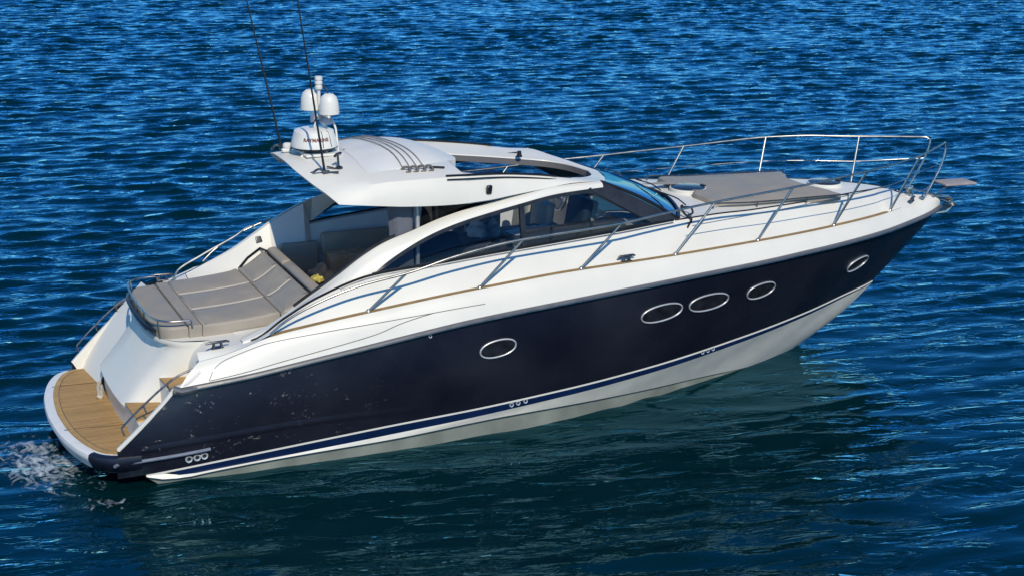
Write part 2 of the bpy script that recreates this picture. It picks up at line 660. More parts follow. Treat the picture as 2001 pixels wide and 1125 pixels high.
# longitudinal tables: x, half breadth, height
A = [(1.40, 1.87, 1.107), (2.31, 1.952, 1.21), (2.93, 1.987, 1.30), (3.66, 2.015, 1.40), (4.41, 2.037, 1.505), (5.27, 2.05, 1.61), (6.5, 2.023, 1.70), (7.9, 1.933, 1.778), (8.74, 1.841, 1.81),
     (9.88, 1.665, 1.835), (10.77, 1.465, 1.85), (11.6, 1.22, 1.85), (12.42, .917, 1.848), (13.42, .454, 1.86), (13.75, .29, 1.872), (14.02, .135, 1.89), (14.2, 0, 1.90)]
AY = lambda x: pch(A, x, 1)
AZ = lambda x: pch(A, x, 2)
Bl = [(0.70, 1.70, 0.02), (1.58, 1.80, .11), (2.75, 1.84, .2), (4.0, 1.87, .29), (5.0, 1.87, .34), (6.65, 1.78, .42), (8.1, 1.59, .5), (9.84, 1.19, .61),
      (11.3, .70, .69), (12.2, .34, .755), (12.75, .11, .79), (12.99, 0, .81)]
Kn = 90


def line(tab, n=Kn, pw=1.0):
    """points along a table, denser near the stem"""
    t = np.asarray(tab)
    s = np.linspace(0, 1, n) ** pw
    x = t[0, 0] + (t[-1, 0] - t[0, 0]) * (1 - (1 - s) ** 1.5)
    return np.stack([x, pch(tab, x, 1), pch(tab, x, 2)], 1)


LA, LB = line(A), line(Bl)


def hull_row(i):
    a, b = LA[i], LB[i]
    rows = []
    f = i / (Kn - 1)
    for t in np.linspace(0, 1, 9):
        p = a * (1 - t) + b * t
        # flare forward, slight tumble-out aft
        bul = math.sin(math.pi * t)
        p = p.copy()
        p[1] += (0.055 * (1 - f) - 0.035 * math.sin(math.pi * min(1, max(0, (f - .45) / .55)))) * bul * (1 if f < .995 else 0)
        p[0] += 0.035 * bul * max(0, f - .8) * 5 * (1 if f > .8 else 0) * 0.6
        p[0] -= (.29 * t / .65 if t < .65 else .29 * (1 - (t - .65) / .35 * .9)) * math.exp(-i / 1.6)
        p[1] -= .07 * math.exp(-((i / (Kn - 1)) * 12.8 * 1.5) / .22) * (1 - .5 * t)
        rows.append(p)
    return rows


HR = [hull_row(i) for i in range(Kn)]
hull_mb = MB().both(HR)
hull = hull_mb.build('hull', NAVY, yacht, angle=50)
bvh = BVHTree.FromPolygons([Vector(v) for v in hull_mb.v], hull_mb.f)


def hull_pt(x, z, off=0.0):
    hit = bvh.ray_cast(Vector((x, -6, z)), Vector((0, 1, 0)))
    if hit[0] is None:
        return np.array([x, -1.8, z])
    n = hit[1] if hit[1].y < 0 else -hit[1]
    return np.array(hit[0] + n * off)


# boot stripes and bottom
def lower(dz, dy, tab=Bl, x0=None):
    t = [(p[0], max(0, p[1] - dy(p[0])), p[2] - dz(p[0])) for p in tab]
    return t


b2 = lambda x: pch([(.7, .10), (2.5, .125), (4, .14), (6, .12), (8, .108), (10, .09), (12, .06), (13, .04)], x)
def dense(tab, x0):
    return [(x, float(pch(tab, x, 1)), float(pch(tab, x, 2))) for x in np.concatenate([np.linspace(x0, 12.5, 60), [12.75, 12.9, 12.99]])]


def dz_(x):
    k = min(1, max(0, (x - 1.30) / .12))
    return .022 * (1 - k) + float(b2(x)) * k


L_pin = line(lower(lambda x: .022, lambda x: -.004, dense(Bl, 1.0)))
L_pin0 = line(lower(lambda x: -.004, lambda x: -.006, dense(Bl, 1.0)))
L_pinb = line(lower(lambda x: .022, lambda x: -.004, dense(Bl, 1.30)))
L_b2s = line(lower(lambda x: float(b2(x)), lambda x: float(b2(x)) * .18, dense(Bl, 1.42)))
L_b2 = line(lower(dz_, lambda x: dz_(x) * .18, dense(Bl, 1.0)))
MB().both([[p, q] for p, q in zip(L_pin0, L_pin)]).build('pinstripe', WHITE, hull)
MB().both([[p, q] for p, q in zip(L_pinb, L_b2s)]).build('boot_stripe', BLUE, hull)
Cl = [(1.02, 1.765, .028), (1.2, 1.78, -.02), (1.45, 1.80, -.03), (1.8, 1.815, .0), (2.8, 1.84, .055), (4.0, 1.85, .085), (5.94, 1.77, .15), (7.2, 1.59, .115), (8.3, 1.31, .05), (9.2, 1.04, .0), (10.2, .70, -.085), (10.7, .46, -.15),
      (11.1, .22, -.22), (11.25, .10, -.25), (11.35, 0, -.26)]
L_c = line(Cl)
MB().both([[p * (1 - t) + q * t + np.array([.11 * math.sin(math.pi * t) * max(0, i / Kn - .8) * 5, 0.07 * math.sin(math.pi * t) * max(0, i / Kn - .45) * (1 if i < Kn - 1 else 0), 0]) for t in np.linspace(0, 1, 6)] for i, (p, q) in enumerate(zip(L_b2, L_c))]).build('topside_band', CREAM, hull)
Dl = [(x + .35 * max(0, 1 - (x - 1.02) / 1.5), max(0, y * .975 - .01), z - .30) for x, y, z in Cl]
L_d = line(Dl)
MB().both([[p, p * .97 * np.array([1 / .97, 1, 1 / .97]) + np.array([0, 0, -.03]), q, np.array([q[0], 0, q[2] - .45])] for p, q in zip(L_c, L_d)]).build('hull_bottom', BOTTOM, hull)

# rub rail along the sheer
rr = MB()
for s in (-1, 1):
    x = np.concatenate([np.linspace(1.36, 12, 60), np.linspace(12.1, 14.2, 20)])
    c = np.stack([x, s * (AY(x) + .004), AZ(x) + .015], 1)
    prof = [(-.01, .045), (.03, .038), (.042, .015), (.036, -.01), (-.01, -.03)]
    rows = []
    for i in range(len(x)):
        t = c[min(i + 1, len(x) - 1)] - c[max(i - 1, 0)]
        nx, ny = (t[1] * s, -t[0] * s) if False else (-t[1], t[0])
        l = math.hypot(nx, ny)
        nx, ny = nx / l, ny / l
        if ny * s < 0:
            nx, ny = -nx, -ny
        rows.append([(c[i][0] + nx * a, c[i][1] + ny * a, c[i][2] + b) for a, b in prof])
    rr.grid(rows, flip=(s > 0))
rub = rr.build('rub_rail', RUBBER, hull, angle=30)
stl = MB()
for s in (-1, 1):
    x = np.concatenate([np.linspace(1.5, 12, 50), np.linspace(12.2, 14.15, 16)])
    stl.tube(np.stack([x, s * (AY(x) + .043), AZ(x) + .018], 1), .009, 6)
for piece in pieces(stl):
    piece.build('rub_strip', STEEL, hull)

# spray strake low on the quarter
sk = MB()
for s in (-1,):
    P = []
    for x, z in [(.95, .40), (1.59, .455), (2.2, .49), (2.75, .515), (3.4, .52), (4.0, .505), (4.5, .48)]:
        P.append((x, z))
    P = crv(P, 40)
    rows = []
    for i, (x, z) in enumerate(P):
        w = .010 * min(1, (len(P) - 1 - i) / 18)
        a, b = hull_pt(x, z + .05), hull_pt(x, z)
        rows.append([tuple(a + np.array([0, -.001, 0])), tuple(b + np.array([0, -.004 - w, .0])), tuple(hull_pt(x, z - .015) + np.array([0, -.004 - w, 0])), tuple(hull_pt(x, z - .06) + np.array([0, -.001, 0]))])
    sk.grid(rows)
    sk.grid([[(p[0], -p[1], p[2]) for p in r] for r in rows], flip=True)
for piece in pieces(sk):
    piece.build('spray_strake', NAVY, hull, angle=25)

# portholes (starboard and port)
PH = [(5.573, 1.214, .255, .118, 6.8), (8.094, 1.361, .34, .122, 4), (8.91, 1.389, .35, .122, 1), (9.90, 1.394, .272, .122, 3), (12.12, 1.367, .245, .112, 9)]
for s in (-1, 1):
    for (px, pz, a, b, tilt) in PH:
        ring, disc = [], []
        n = 40
        for k in range(n):
            t = 2 * math.pi * k / n
            ex, ez = abs(math.cos(t)) ** .92 * math.copysign(1, math.cos(t)) * a, abs(math.sin(t)) ** .92 * math.copysign(1, math.sin(t)) * b
            c, d = math.cos(rad(tilt)), math.sin(rad(tilt))
            q = hull_pt(px + ex * c - ez * d, pz + ex * d + ez * c, .008)
            ring.append((q[0], q[1] * -s, q[2]))
            q = hull_pt(px + (ex * c - ez * d) * .93, pz + (ex * d + ez * c) * .93, .004)
            disc.append((q[0], q[1] * -s, q[2]))
        po = MB().tube(ring, .013, 8, closed=True).build('porthole', CHROME, hull, angle=60)
        # a dished dark pane
        cpt = np.mean(np.array(disc), axis=0)
        rows = [disc]
        for k in (.8, .55, .3):
            rows.append([tuple(cpt + (np.array(q) - cpt) * k) for q in disc])
        g = MB().grid(rows, close=True).fan(rows[-1]).build('porthole_glass', PORTGLASS, hull, angle=80)

# skin fittings: three exhaust/vent holes in a row
def vents(lst, r, name):
    for s in (-1, 1):
        for (x, z) in lst:
            mb = MB()
            zb = float(pch(Bl, x, 2))
            q = hull_pt(x, z, .006) if z > zb else np.array([x, -(float(pch(Bl, x, 1)) - (zb - z) * .18 + .008), z])
            c = (q[0], q[1] * -s, q[2])
            mb.tube([(c[0] + r * math.cos(t), c[1], c[2] + r * math.sin(t)) for t in np.linspace(0, 2 * math.pi, 14)[:-1]], r * .35, 5, closed=True)
            mb.build(name, CHROME, hull)


vents([(5.86, .325), (5.96, .335), (6.07, .345)], .026, 'drain_fitting')
vents([(9.05, .525), (9.15, .53), (9.25, .537)], .022, 'drain_fitting')
vents([(1.52, .215), (1.62, .225), (1.71, .235)], .036, 'exhaust_outlet')
vents([(4.62, 1.50)], .018, 'drain_fitting')

# ------------------------------------------------------------------ swim platform
PZ = .335
half = [(0.10, 0), (.115, .35), (.15, .72), (.225, 1.1), (.33, 1.42), (.46, 1.64), (.66, 1.76), (.95, 1.80)]
hp = crv(half, 30)
out = [(p[0], -p[1]) for p in hp[::-1]] + [(p[0], p[1]) for p in hp[1:]]
out = [(x, y) for x, y in out]


def plat_ring(ins, z):
    O = np.array(out)
    t = np.gradient(O, axis=0)
    nrm = np.stack([-t[:, 1], t[:, 0]], 1)
    nrm /= np.linalg.norm(nrm, axis=1)[:, None]
    c = np.array([1.2, 0])
    sg = np.sign(((c - O) * nrm).sum(1))[:, None]
    Q = O + nrm * sg * ins
    return [(q[0], q[1], z) for q in Q]


rim = [plat_ring(.12, PZ - .24), plat_ring(.05, PZ - .20), plat_ring(.015, PZ - .12), plat_ring(-.005, PZ - .085), plat_ring(-.012, PZ - .05), plat_ring(0, PZ - .012), plat_ring(.03, PZ), plat_ring(.115, PZ + .002)]
platform = MB().grid(rim).grid([rim[-1], [(1.5, p[1] * .9, PZ + .002) for p in rim[-1]]]).grid([[(1.5, p[1] * .9, PZ - .24) for p in rim[0]], rim[0]]).build('swim_platform', simple('platform_white', (.78, .77, .74), .4, var=.03), yacht, angle=35)
# navy return of the rim at both quarters and a steel rubbing strip
nv = MB()
for s in (-1, 1):
    R_ = [[p for p in r if p[1] * s > (1.40 if s < 0 else 1.62)] for r in [plat_ring(.115, PZ - .235), plat_ring(.045, PZ - .20), plat_ring(.009, PZ - .12), plat_ring(-.011, PZ - .085), plat_ring(-.018, PZ - .05), plat_ring(-.006, PZ - .008), plat_ring(.03, PZ + .005), plat_ring(.075, PZ + .006)]]
    m_ = min(len(r) for r in R_)
    R_ = [r[:m_] if s < 0 else r[-m_:] for r in R_]
    nv.grid(R_)
for piece in pieces(nv):
    piece.build('rim_end', NAVYRIM, platform, angle=50)
# rim moulding that runs on along the hull
for s in (-1, 1):
    P = [(.40, 1.585 + .03), (.62, 1.775)]
    pts = []
    for x, z in crv([(.62, .245), (1.0, .27), (1.4, .30), (1.78, .335)], 20):
        q = hull_pt(x, z, .02)
        pts.append((q[0], q[1] * -s, q[2]))
    MB().tube(pts, .022, 8).build('fender_strip', simple('blue_grey_strip', (.16, .19, .25), .3, var=.1), platform)

tk = [p for p in plat_ring(.115, PZ + .008)]
teak_out = [(p[0], p[1]) for p in tk] + [(1.15, 1.60), (1.15, -1.60)]
MB().slab(teak_out, lambda x, y: PZ + .012, .008, bev=.003, seg=1).build('teak_deck', TEAK, platform, angle=20)
# margin plank following the rim
mg = MB().grid([[(p[0], p[1], PZ + .0155) for p in plat_ring(.118, 0)], [(p[0], p[1], PZ + .0155) for p in plat_ring(.185, 0)]])
mg.build('margin_plank', simple('teak_margin', (.46, .29, .10), .6, var=.18, scale=8), platform)
sl = MB().grid([[(p[0], p[1], PZ + .0165) for p in plat_ring(.186, 0)], [(p[0], p[1], PZ + .0165) for p in plat_ring(.192, 0)]])
sl.tube([(.21, -.62, PZ + .013), (.95, -.70, PZ + .013)], .004, 4)
sl.tube([(.30, 1.05, PZ + .013), (1.0, 1.0, PZ + .013)], .004, 4)
sl.build('hatch_seam', BLACK, platform)

# ------------------------------------------------------------------ white deck moulding
GZ = [(1.36, 0, 1.34), (1.7, 0, 1.42), (2.0, 0, 1.475), (2.3, 0, 1.56), (2.58, 0, 1.655), (3.2, 0, 1.755), (3.87, 0, 1.84), (5.4, 0, 2.0), (6.86, 0, 2.09), (8.36, 0, 2.11), (9.82, 0, 2.12), (11.37, 0, 2.11), (12.8, 0, 2.09), (14.2, 0, 2.10)]
gz = lambda x: pch(GZ, x, 2)


def gy(x):
    a = AY(x)
    return np.maximum(a - .18, a * .55)


ST = [(1.36, 1.60, 1.49), (2.0, 1.62, 1.525), (2.42, 1.61, 1.575), (2.85, 1.56, 1.80), (3.3, 1.50, 2.0), (4.03, 1.455, 2.205), (5.0, 1.50, 2.29), (5.95, 1.50, 2.365), (7.5, 1.43, 2.45),
      (8.6, 1.30, 2.50), (9.2, 1.22, 2.505), (10, 1.05, 2.47), (11, .86, 2.46), (12, .53, 2.43), (12.6, .27, 2.385), (13.0, .06, 2.34), (13.15, 0, 2.30)]
sy = lambda x: pch(ST, x, 1)
sz = lambda x: pch(ST, x, 2)
deck = MB()
xs = np.concatenate([np.linspace(1.42, 12.0, 72), np.linspace(12.12, 13.1, 14)])
rowsL, rowsU, gold = [], [], []
for x0_ in xs:
    k_ = max(0.0, 1 - (x0_ - 1.42) / .95)

    def sec(tt):
        x = x0_ + .30 * tt * k_
        return x, float(AY(x)), float(AZ(x)), float(gy(x)), float(gz(x))
    x, a, z, g, gzz = sec(0)
    r = [(x, a, z + .03)]
    for t in np.linspace(.12, 1, 8):
        x, a, z, g, gzz = sec(t)
        yy = a + (g - a) * t
        zz = (z + .03) + (gzz - z - .03) * (t + .16 * math.sin(math.pi * t))
        r.append((x, yy, zz))
    rowsL.append(r)
    e = .055 if 2.55 < x < 12.7 else .0
    gi = max(g - e, 0)
    s_y, s_z = min(float(sy(x)), gi - .002), float(sz(x))
    r = []
    for t in np.linspace(0, 1, 8):
        yy = gi + (s_y - gi) * t
        zz = gzz + .004 + (s_z - gzz - .004) * (t + .10 * math.sin(math.pi * t))
        r.append((x, max(yy, 0), zz))
    rowsU.append(r)
    if 2.58 <= x <= 12.75:
        gold.append([(x, g + .012, gzz + .006), (x, g - .01, gzz + .014), (x, g - .05, gzz + .014), (x, g - .064, gzz + .010)])
deck.both(rowsL)
deck.both(rowsU)
# bow tip ahead of the raised foredeck
rows = []
for x in np.linspace(13.1, 14.19, 14):
    a = AY(x)
    g = gy(x)
    zc = pch([(13.1, 2.315), (13.4, 2.21), (13.8, 2.15), (14.2, 2.12)], x)
    zl, zg = AZ(x) + .03, gz(x)
    r = [(x, a, zl)]
    for t in np.linspace(.12, 1, 8):
        r.append((x, a + (g - a) * t, zl + (zg - zl) * (t + .16 * math.sin(math.pi * t))))
    for t in np.linspace(.14, 1, 7):
        r.append((x, g * (1 - t), zg + (zc - zg) * (t + .1 * math.sin(math.pi * t))))
    rows.append(r)
deck.both(rows)
# raised foredeck
fore = []
xw = lambda y: 8.97 - .10 * abs(y / .9) ** 2 - .22 * max(0, abs(y) - .9)
for t in np.linspace(0, 1, 34):
    xx = 8.50 + (13.1 - 8.50) * t
    s_y, s_z = sy(xx), sz(xx)
    r = []
    for k in np.linspace(1, 0, 10):
        crown = .055 * min(1, s_y / .8)
        r.append((xx, s_y * k, s_z + crown * (1 - k ** 2.2)))
    fore.append(r)
deck.both(fore)


def fz(x, y):
    s_y, s_z = float(sy(x)), float(sz(x))
    k = min(1, abs(y) / max(s_y, .05))
    return s_z + .055 * min(1, s_y / .8) * (1 - k ** 2.2)


deck_o = deck.build('deck', WHITE, yacht, angle=32)
gm = MB().both(gold)
gm.build('side_deck', TEAKSTRIP, deck_o, angle=30)
# dark joint lines: deck edge of the foredeck, moulded panel lines on the quarter
jl = MB()
for s in (-1, 1):
    x = np.concatenate([np.linspace(8.55, 12.6, 40), np.linspace(12.65, 13.1, 8)])
    jl.tube(np.stack([x, s * (sy(x) + .004), sz(x) + .002], 1), .011, 6)
for piece in pieces(jl):
    piece.build('deck_edge_seal', BLACK, deck_o)


def on_lower(x, t):
    a, z, g, gg = AY(x), AZ(x), gy(x), gz(x)
    return np.array([x, a + (g - a) * t, (z + .03) + (gg - z - .03) * (t + .16 * math.sin(math.pi * t))])


sm_ = MB()
for s in (-1, 1):
    for path in ([(1.80, .12), (1.88, .45), (2.05, .72), (2.3, .78), (2.7, .70), (3.3, .60), (4.0, .50), (4.7, .42), (5.4, .36)],
                 [(1.80, .10), (2.4, .12), (3.2, .16), (3.9, .22), (4.3, .35), (4.7, .42)]):
        P = crv([tuple(q) for q in path], 40)
        pts = [on_lower(x, t) for x, t in P]
        sm_.tube([(p[0], s * (p[1] + .001), p[2] + .001) for p in pts], .0055, 4)
for piece in pieces(sm_):
    piece.build('panel_seam', simple('seam_grey', (.10, .10, .10), .6, var=.1), deck_o)

# ------------------------------------------------------------------ coaming, window band and arch (both sides)
GT = [(4.03, 1.452, 2.19), (4.25, 1.43, 2.345), (4.53, 1.41, 2.50), (4.755, 1.40, 2.605), (5.02, 1.385, 2.70), (5.34, 1.37, 2.785), (5.69, 1.355, 2.855), (6.1, 1.345, 2.93), (6.77, 1.32, 3.03), (7.2, 1.305, 3.05), (7.42, 1.29, 3.055)]
TS = [(2.3, 1.54, 1.57), (2.6, 1.46, 1.66), (2.95, 1.37, 1.80), (3.3, 1.30, 1.98), (3.64, 1.30, 2.19), (3.99, 1.285, 2.42), (4.32, 1.265, 2.575), (4.63, 1.25, 2.665), (5.07, 1.24, 2.81), (5.39, 1.24, 2.89), (5.76, 1.24, 2.965), (6.1, 1.24, 3.02), (6.8, 1.22, 3.12), (7.42, 1.20, 3.12)]
TP = [(2.3, 1.56, 1.60), (2.6, 1.50, 1.76), (2.95, 1.42, 1.96), (3.3, 1.37, 2.20), (3.64, 1.36, 2.41), (3.99, 1.34, 2.57), (4.34, 1.31, 2.68), (4.83, 1.26, 2.82), (5.33, 1.25, 2.985), (5.7, 1.25, 3.02), (6.1, 1.245, 3.04), (6.8, 1.22, 3.13), (7.42, 1.20, 3.12)]
GTP = [(4.03, 1.452, 2.21), (4.5, 1.41, 2.53), (5.05, 1.385, 2.765), (5.58, 1.36, 2.89), (6.1, 1.345, 2.955), (6.77, 1.32, 3.035), (7.2, 1.305, 3.05), (7.42, 1.29, 3.055)]
GTS = GT
for s, TT, GT in ((-1, TS, GTS), (1, TP, GTP)):
    mb = MB()
    xs = np.linspace(2.3, 7.42, 64)
    outer, topf, inner = [], [], []
    for x in xs:
        if x < 4.03:
            l = np.array([x, sy(x), sz(x)])
        else:
            l = np.array([x, pch(GT, x, 1), pch(GT, x, 2)])
        t = np.array([x, pch(TT, x, 1), pch(TT, x, 2)])
        r = []
        for k in np.linspace(0, 1, 7):
            p = l * (1 - k) + t * k
            p[1] += .018 * math.sin(math.pi * k)
            p[2] += .012 * math.sin(math.pi * k)
            r.append(p)
        wd = (.085 - .045 * min(1, max(0, (x - 3.4) / .5))) * min(1, max(.25, (x - 2.3) / 1.0))
        r.append(t + np.array([0, -.012, .004]))
        r.append(t + np.array([0, -wd, -.004]))
        if x >= 4.03:
            il = np.array([x, l[1] - .09, l[2] + .01])
            r.append(t * .5 + il * .5 + np.array([0, -.03, 0]))
            r.append(il)
            r.append(l)
        outer.append([(p[0], s * p[1], p[2]) for p in r])
    n1 = sum(1 for x in xs if x < 4.03)
    mb.grid([r[:9] for r in outer[:n1 + 1]], flip=(s < 0))
    mb.grid([r for r in outer[n1:]], flip=(s < 0))
    co = mb.build('side_arch', WHITE, yacht, angle=40)
    # inner lining: from the top edge down to the cockpit sole, open at the window
    il = MB()
    rows = []
    for x in np.linspace(3.45, 8.3, 40):
        if x < 4.03:
            tp = np.array([x, pch(TT, x, 1) - .085, pch(TT, x, 2) - .004])
        else:
            tp = np.array([x, sy(x) - .10, sz(x) + .0])
        bt = np.array([x, 1.16, 1.05])
        rr_ = []
        for k in np.linspace(0, 1, 6):
            p = tp * (1 - k) + bt * k
            p[1] -= .05 * math.sin(math.pi * k)
            rr_.append((p[0], s * p[1], p[2]))
        rows.append(rr_)
    il.grid(rows, flip=(s > 0))
    # window sill cap
    il.grid([[(x, s * (sy(x) - .10), sz(x)), (x, s * (sy(x) - .002), sz(x) + .004)] for x in np.linspace(4.03, 8.3, 40)], flip=(s < 0))
    il.build('inner_lining', LINER, co, angle=40)
    hl = MB()
    rows = []
    for x in np.linspace(5.2, 7.12, 24):
        t = np.array([x, pch(TT, x, 1) - .092, pch(TT, x, 2) - .006])
        l = np.array([x, pch(GT, x, 1) - .098, pch(GT, x, 2) + .004])
        rows.append([(p[0], s * p[1], p[2]) for p in (t + np.array([0, -.25, .02]), t, t * .5 + l * .5 + np.array([0, -.036, 0]), l)])
    hl.grid(rows, flip=(s < 0))
    hl.build('head_lining', DARKPAD, co, angle=50)
    # wing tail: the sloped white fairing from the arch foot to the sunpad
    wt = MB()
    rows = []
    for x in np.linspace(2.3, 3.45, 20):
        t = np.array([x, pch(TT, x, 1), pch(TT, x, 2)])
        wd = (.085 - .045 * min(1, max(0, (x - 3.4) / .5))) * min(1, max(.25, (x - 2.3) / 1.0))
        a = t + np.array([0, -wd, -.004])
        zf = pch([(2.3, 1.545), (2.95, 1.60), (3.2, 1.70), (3.45, 1.80)], x)
        b = np.array([x, 1.10, min(zf, a[2] - .005)])
        rows.append([(p[0], s * p[1], p[2]) for p in [a * (1 - k) + b * k + np.array([0, -.02 * math.sin(math.pi * k), -.03 * math.sin(math.pi * k)]) for k in np.linspace(0, 1, 7)]])
    wt.grid(rows, flip=(s < 0))
    # aft end face of the coaming down into the cockpit
    a = rows[-1]
    wt.grid([a, [(p[0] + .02, p[1], 1.05) for p in a]], flip=(s < 0))
    wt.build('arch_foot', WHITE, co, angle=40)
    # trim line: black gasket and steel handrail along the arch foot and window sill
    x = np.linspace(2.40 if s < 0 else 3.95, 8.52, 80)
    MB().tube(np.stack([x, s * (sy(x) + .012), sz(x) + .010], 1), .015, 6).build('window_gasket', BLACK, co)
    x = np.linspace(3.6, 8.50, 70)
    MB().tube(np.stack([x, s * (sy(x) + .030), sz(x) - .026], 1), .013, 8).build('sill_trim', STEEL, co)
    if s < 0:
        x = np.linspace(3.05, 4.45, 24)
        MB().tube(np.stack([x, s * (pch(TT, x, 1) - .05), pch(TT, x, 2) + .02], 1), .02, 8).build('grab_rail', BLACK, co)

    # side window: glass, black surround, mullion, pillar
    def wtop(x):
        if x < 7.2:
            return np.array([x, float(pch(GT, x, 1)), float(pch(GT, x, 2))])
        f = (x - 7.2) / (8.27 - 7.2)
        return np.array([x, 1.305 + f * (1.355 - 1.305), 3.05 + f * (2.49 - 3.05)])
    gl_, ft, fb = [], [], []
    for x in np.linspace(4.05, 8.26, 70):
        b = np.array([x, float(sy(x)) - .008, float(sz(x)) + .02])
        t = wtop(x) + np.array([0, -.012, -.005])
        if t[2] < b[2] + .004:
            t[2] = b[2] + .004
        r = [b * (1 - k) + t * k + np.array([0, .02 * math.sin(math.pi * k) * min(1, (t[2] - b[2]) / .4), 0]) for k in np.linspace(0, 1, 6)]
        gl_.append([(p[0], s * p[1], p[2]) for p in r])
        h = t[2] - b[2]
        w1 = min(.5, .045 / max(h, .02))
        p1 = b * w1 + t * (1 - w1) + np.array([0, .012, 0])
        ft.append([(t[0], s * (t[1] + .012), t[2] + .006), (p1[0], s * p1[1], p1[2])])
        p2 = t * w1 * .3 + b * (1 - w1 * .3) + np.array([0, .010, 0])
        fb.append([(p2[0], s * p2[1], p2[2]), (b[0], s * (b[1] + .012), b[2] - .012)])
    win = MB().grid(gl_, flip=(s < 0)).build('side_window', SIDEGLASS, yacht, angle=60)
    MB().grid(ft, flip=(s < 0)).grid(fb, flip=(s < 0)).build('window_frame', BLACK, win, angle=60)
    mm = MB()
    for xm, w in ((6.16, .035),):
        b = np.array([xm, float(sy(xm)), float(sz(xm)) + .01])
        t = wtop(xm + .02)
        mm.grid([[tuple(np.array([b[0] + dx, s * (b[1] + dy), b[2]])), tuple(np.array([t[0] + dx, s * (t[1] + dy), t[2]]))] for dx, dy in ((-w, -.03), (-w, .016), (w, .016), (w, -.03))], flip=(s < 0))
    mm.build('mullion', BLACK, win, angle=30)
    pl = MB()
    a0, a1 = (7.18, 1.31, 3.055), (8.22, 1.36, 2.475)
    c0, c1 = (7.43, 1.205, 3.115), (8.64, 1.255, 2.505)
    rows = []
    for k in np.linspace(0, 1, 14):
        p = np.array(a0) * (1 - k) + np.array(a1) * k
        q = np.array(c0) * (1 - k) + np.array(c1) * k
        q[1] += .04 * math.sin(math.pi * k)
        p[1] += .02 * math.sin(math.pi * k)
        m = (p + q) / 2 + np.array([.02, .012, .01])
        rows.append([(v[0], s * v[1], v[2]) for v in (p, m, q)])
    pl.grid(rows, flip=(s < 0))
    pl.build('windscreen_pillar', simple('charcoal_pillar', (.028, .028, .032), .3, var=.15), win, angle=50)

# ------------------------------------------------------------------ aft deck, transom, steps
ad = MB()
lip = [(1.30, 0), (1.31, .35), (1.345, .62), (1.40, .82), (1.49, .98), (1.62, 1.11), (1.90, 1.20)]
lp = crv(lip, 26)


def adz(x, y):
    return 1.50 + .045 * min(1, max(0, (x - 1.3) / 1.6)) + .0 * y


rows = []
for (lx, ly) in lp:
    r = []
    for k in np.linspace(0, 1, 12):
        x = lx + (3.3 - lx) * k
        r.append((x, ly + (1.12 - ly) * 0, adz(x, ly)))
    rows.append(r)
ad.both(rows, flip=True)
# flat quarter decks outboard of the sunpad
rows = []
for x in np.linspace(1.97, 2.35, 8):
    i_ = np.array([x, 1.09, adz(x, 1.09)])
    o_ = np.array([x, float(sy(x)), float(sz(x))])
    rows.append([i_ * (1 - k) + o_ * k for k in np.linspace(0, 1, 6)])
ad.both(rows)
# lip edge and overhang, then the curved transom down to the platform
foot = crv([(.88, 0), (.885, .35), (.90, .62), (.915, .80), (.965, .92), (1.20, 1.03), (1.72, 1.16)], 26)
trs = []
for q_, ((lx, ly), (fx, fy)) in enumerate(zip(lp, foot)):
    w_ = 1 - min(1, max(0, (q_ - 11) / 7.0))
    w_ = w_ * w_ * (3 - 2 * w_)
    rr_ = [(lx, ly, 1.50), (lx - .006, ly, 1.485), (lx + .0, ly, 1.445), (lx + .01 + .075 * w_, ly * (1 - .03 * w_), 1.425), (lx + .012 + .093 * w_, ly * (1 - .04 * w_), 1.40)]
    a = np.array(rr_[-1])
    b = np.array([fx, fy, .66])
    for k in np.linspace(.08, 1, 14):
        p = a * (1 - k) + b * k
        p[0] = a[0] + (b[0] - a[0]) * (k ** 1.12)
        rr_.append(tuple(p))
    rr_ += [(fx + .005, fy, .63), (fx + .03, fy * .985, .615), (fx + .04, fy * .98, .60), (fx + .045, fy * .975, PZ)]
    trs.append(rr_)
ad.both(trs, flip=True)
# side of the transom block running forward beside the steps
tr_o = ad.build('transom', WHITE, yacht, angle=34)
# steps each side
for s in (-1,):
    stp = MB()
    for (x0, x1, z0, z1) in ((.95, 1.36, PZ, .705), (1.36, 1.70, .69, 1.035)):
        stp.grid([[(x0, s * .90, z0), (x0, s * 1.74, z0)], [(x0, s * .90, z1), (x0, s * 1.74, z1)], [(x1, s * .90, z1), (x1, s * 1.76, z1)]], flip=(s > 0))
    rows = []
    for th in np.linspace(0, 90, 12):
        c, q = math.cos(rad(th)), math.sin(rad(th))
        rows.append([(1.69 + .29 * (1 - c), s * (1.06 + (1.76 - 1.06 - .10 * q) * t), 1.02 + (.495 - .02 * t) * q) for t in np.linspace(0, 1, 6)])
    stp.grid(rows, flip=(s > 0))
    so = stp.build('boarding_steps', WHITE, tr_o, angle=35)
    for (x0, x1, z1) in ((.93, 1.35, .705), (1.35, 1.69, 1.035)):
        MB().slab([(x0, s * (.93 if x0 < 1 else 1.10)), (x1, s * (1.08 if x0 < 1 else 1.17)), (x1, s * 1.62), (x0 + .03, s * 1.62)], lambda x, y: z1 + .022, .022, bev=.006, seg=1).build('teak_tread', TEAK, so, angle=30)
# port side: a plain moulded slope instead of steps
rp_ = MB()
rows = []
for k in np.linspace(0, 1, 14):
    x = .80 + (1.70 - .80) * k
    z = PZ + (1.50 - PZ) * (k ** .85)
    rows.append([(x + .10 * (1 - t), .92 + (1.74 - .92) * t, z) for t in np.linspace(0, 1, 6)])
rp_.grid(rows, flip=False)
rp_.build('quarter_slope', WHITE, tr_o, angle=40)
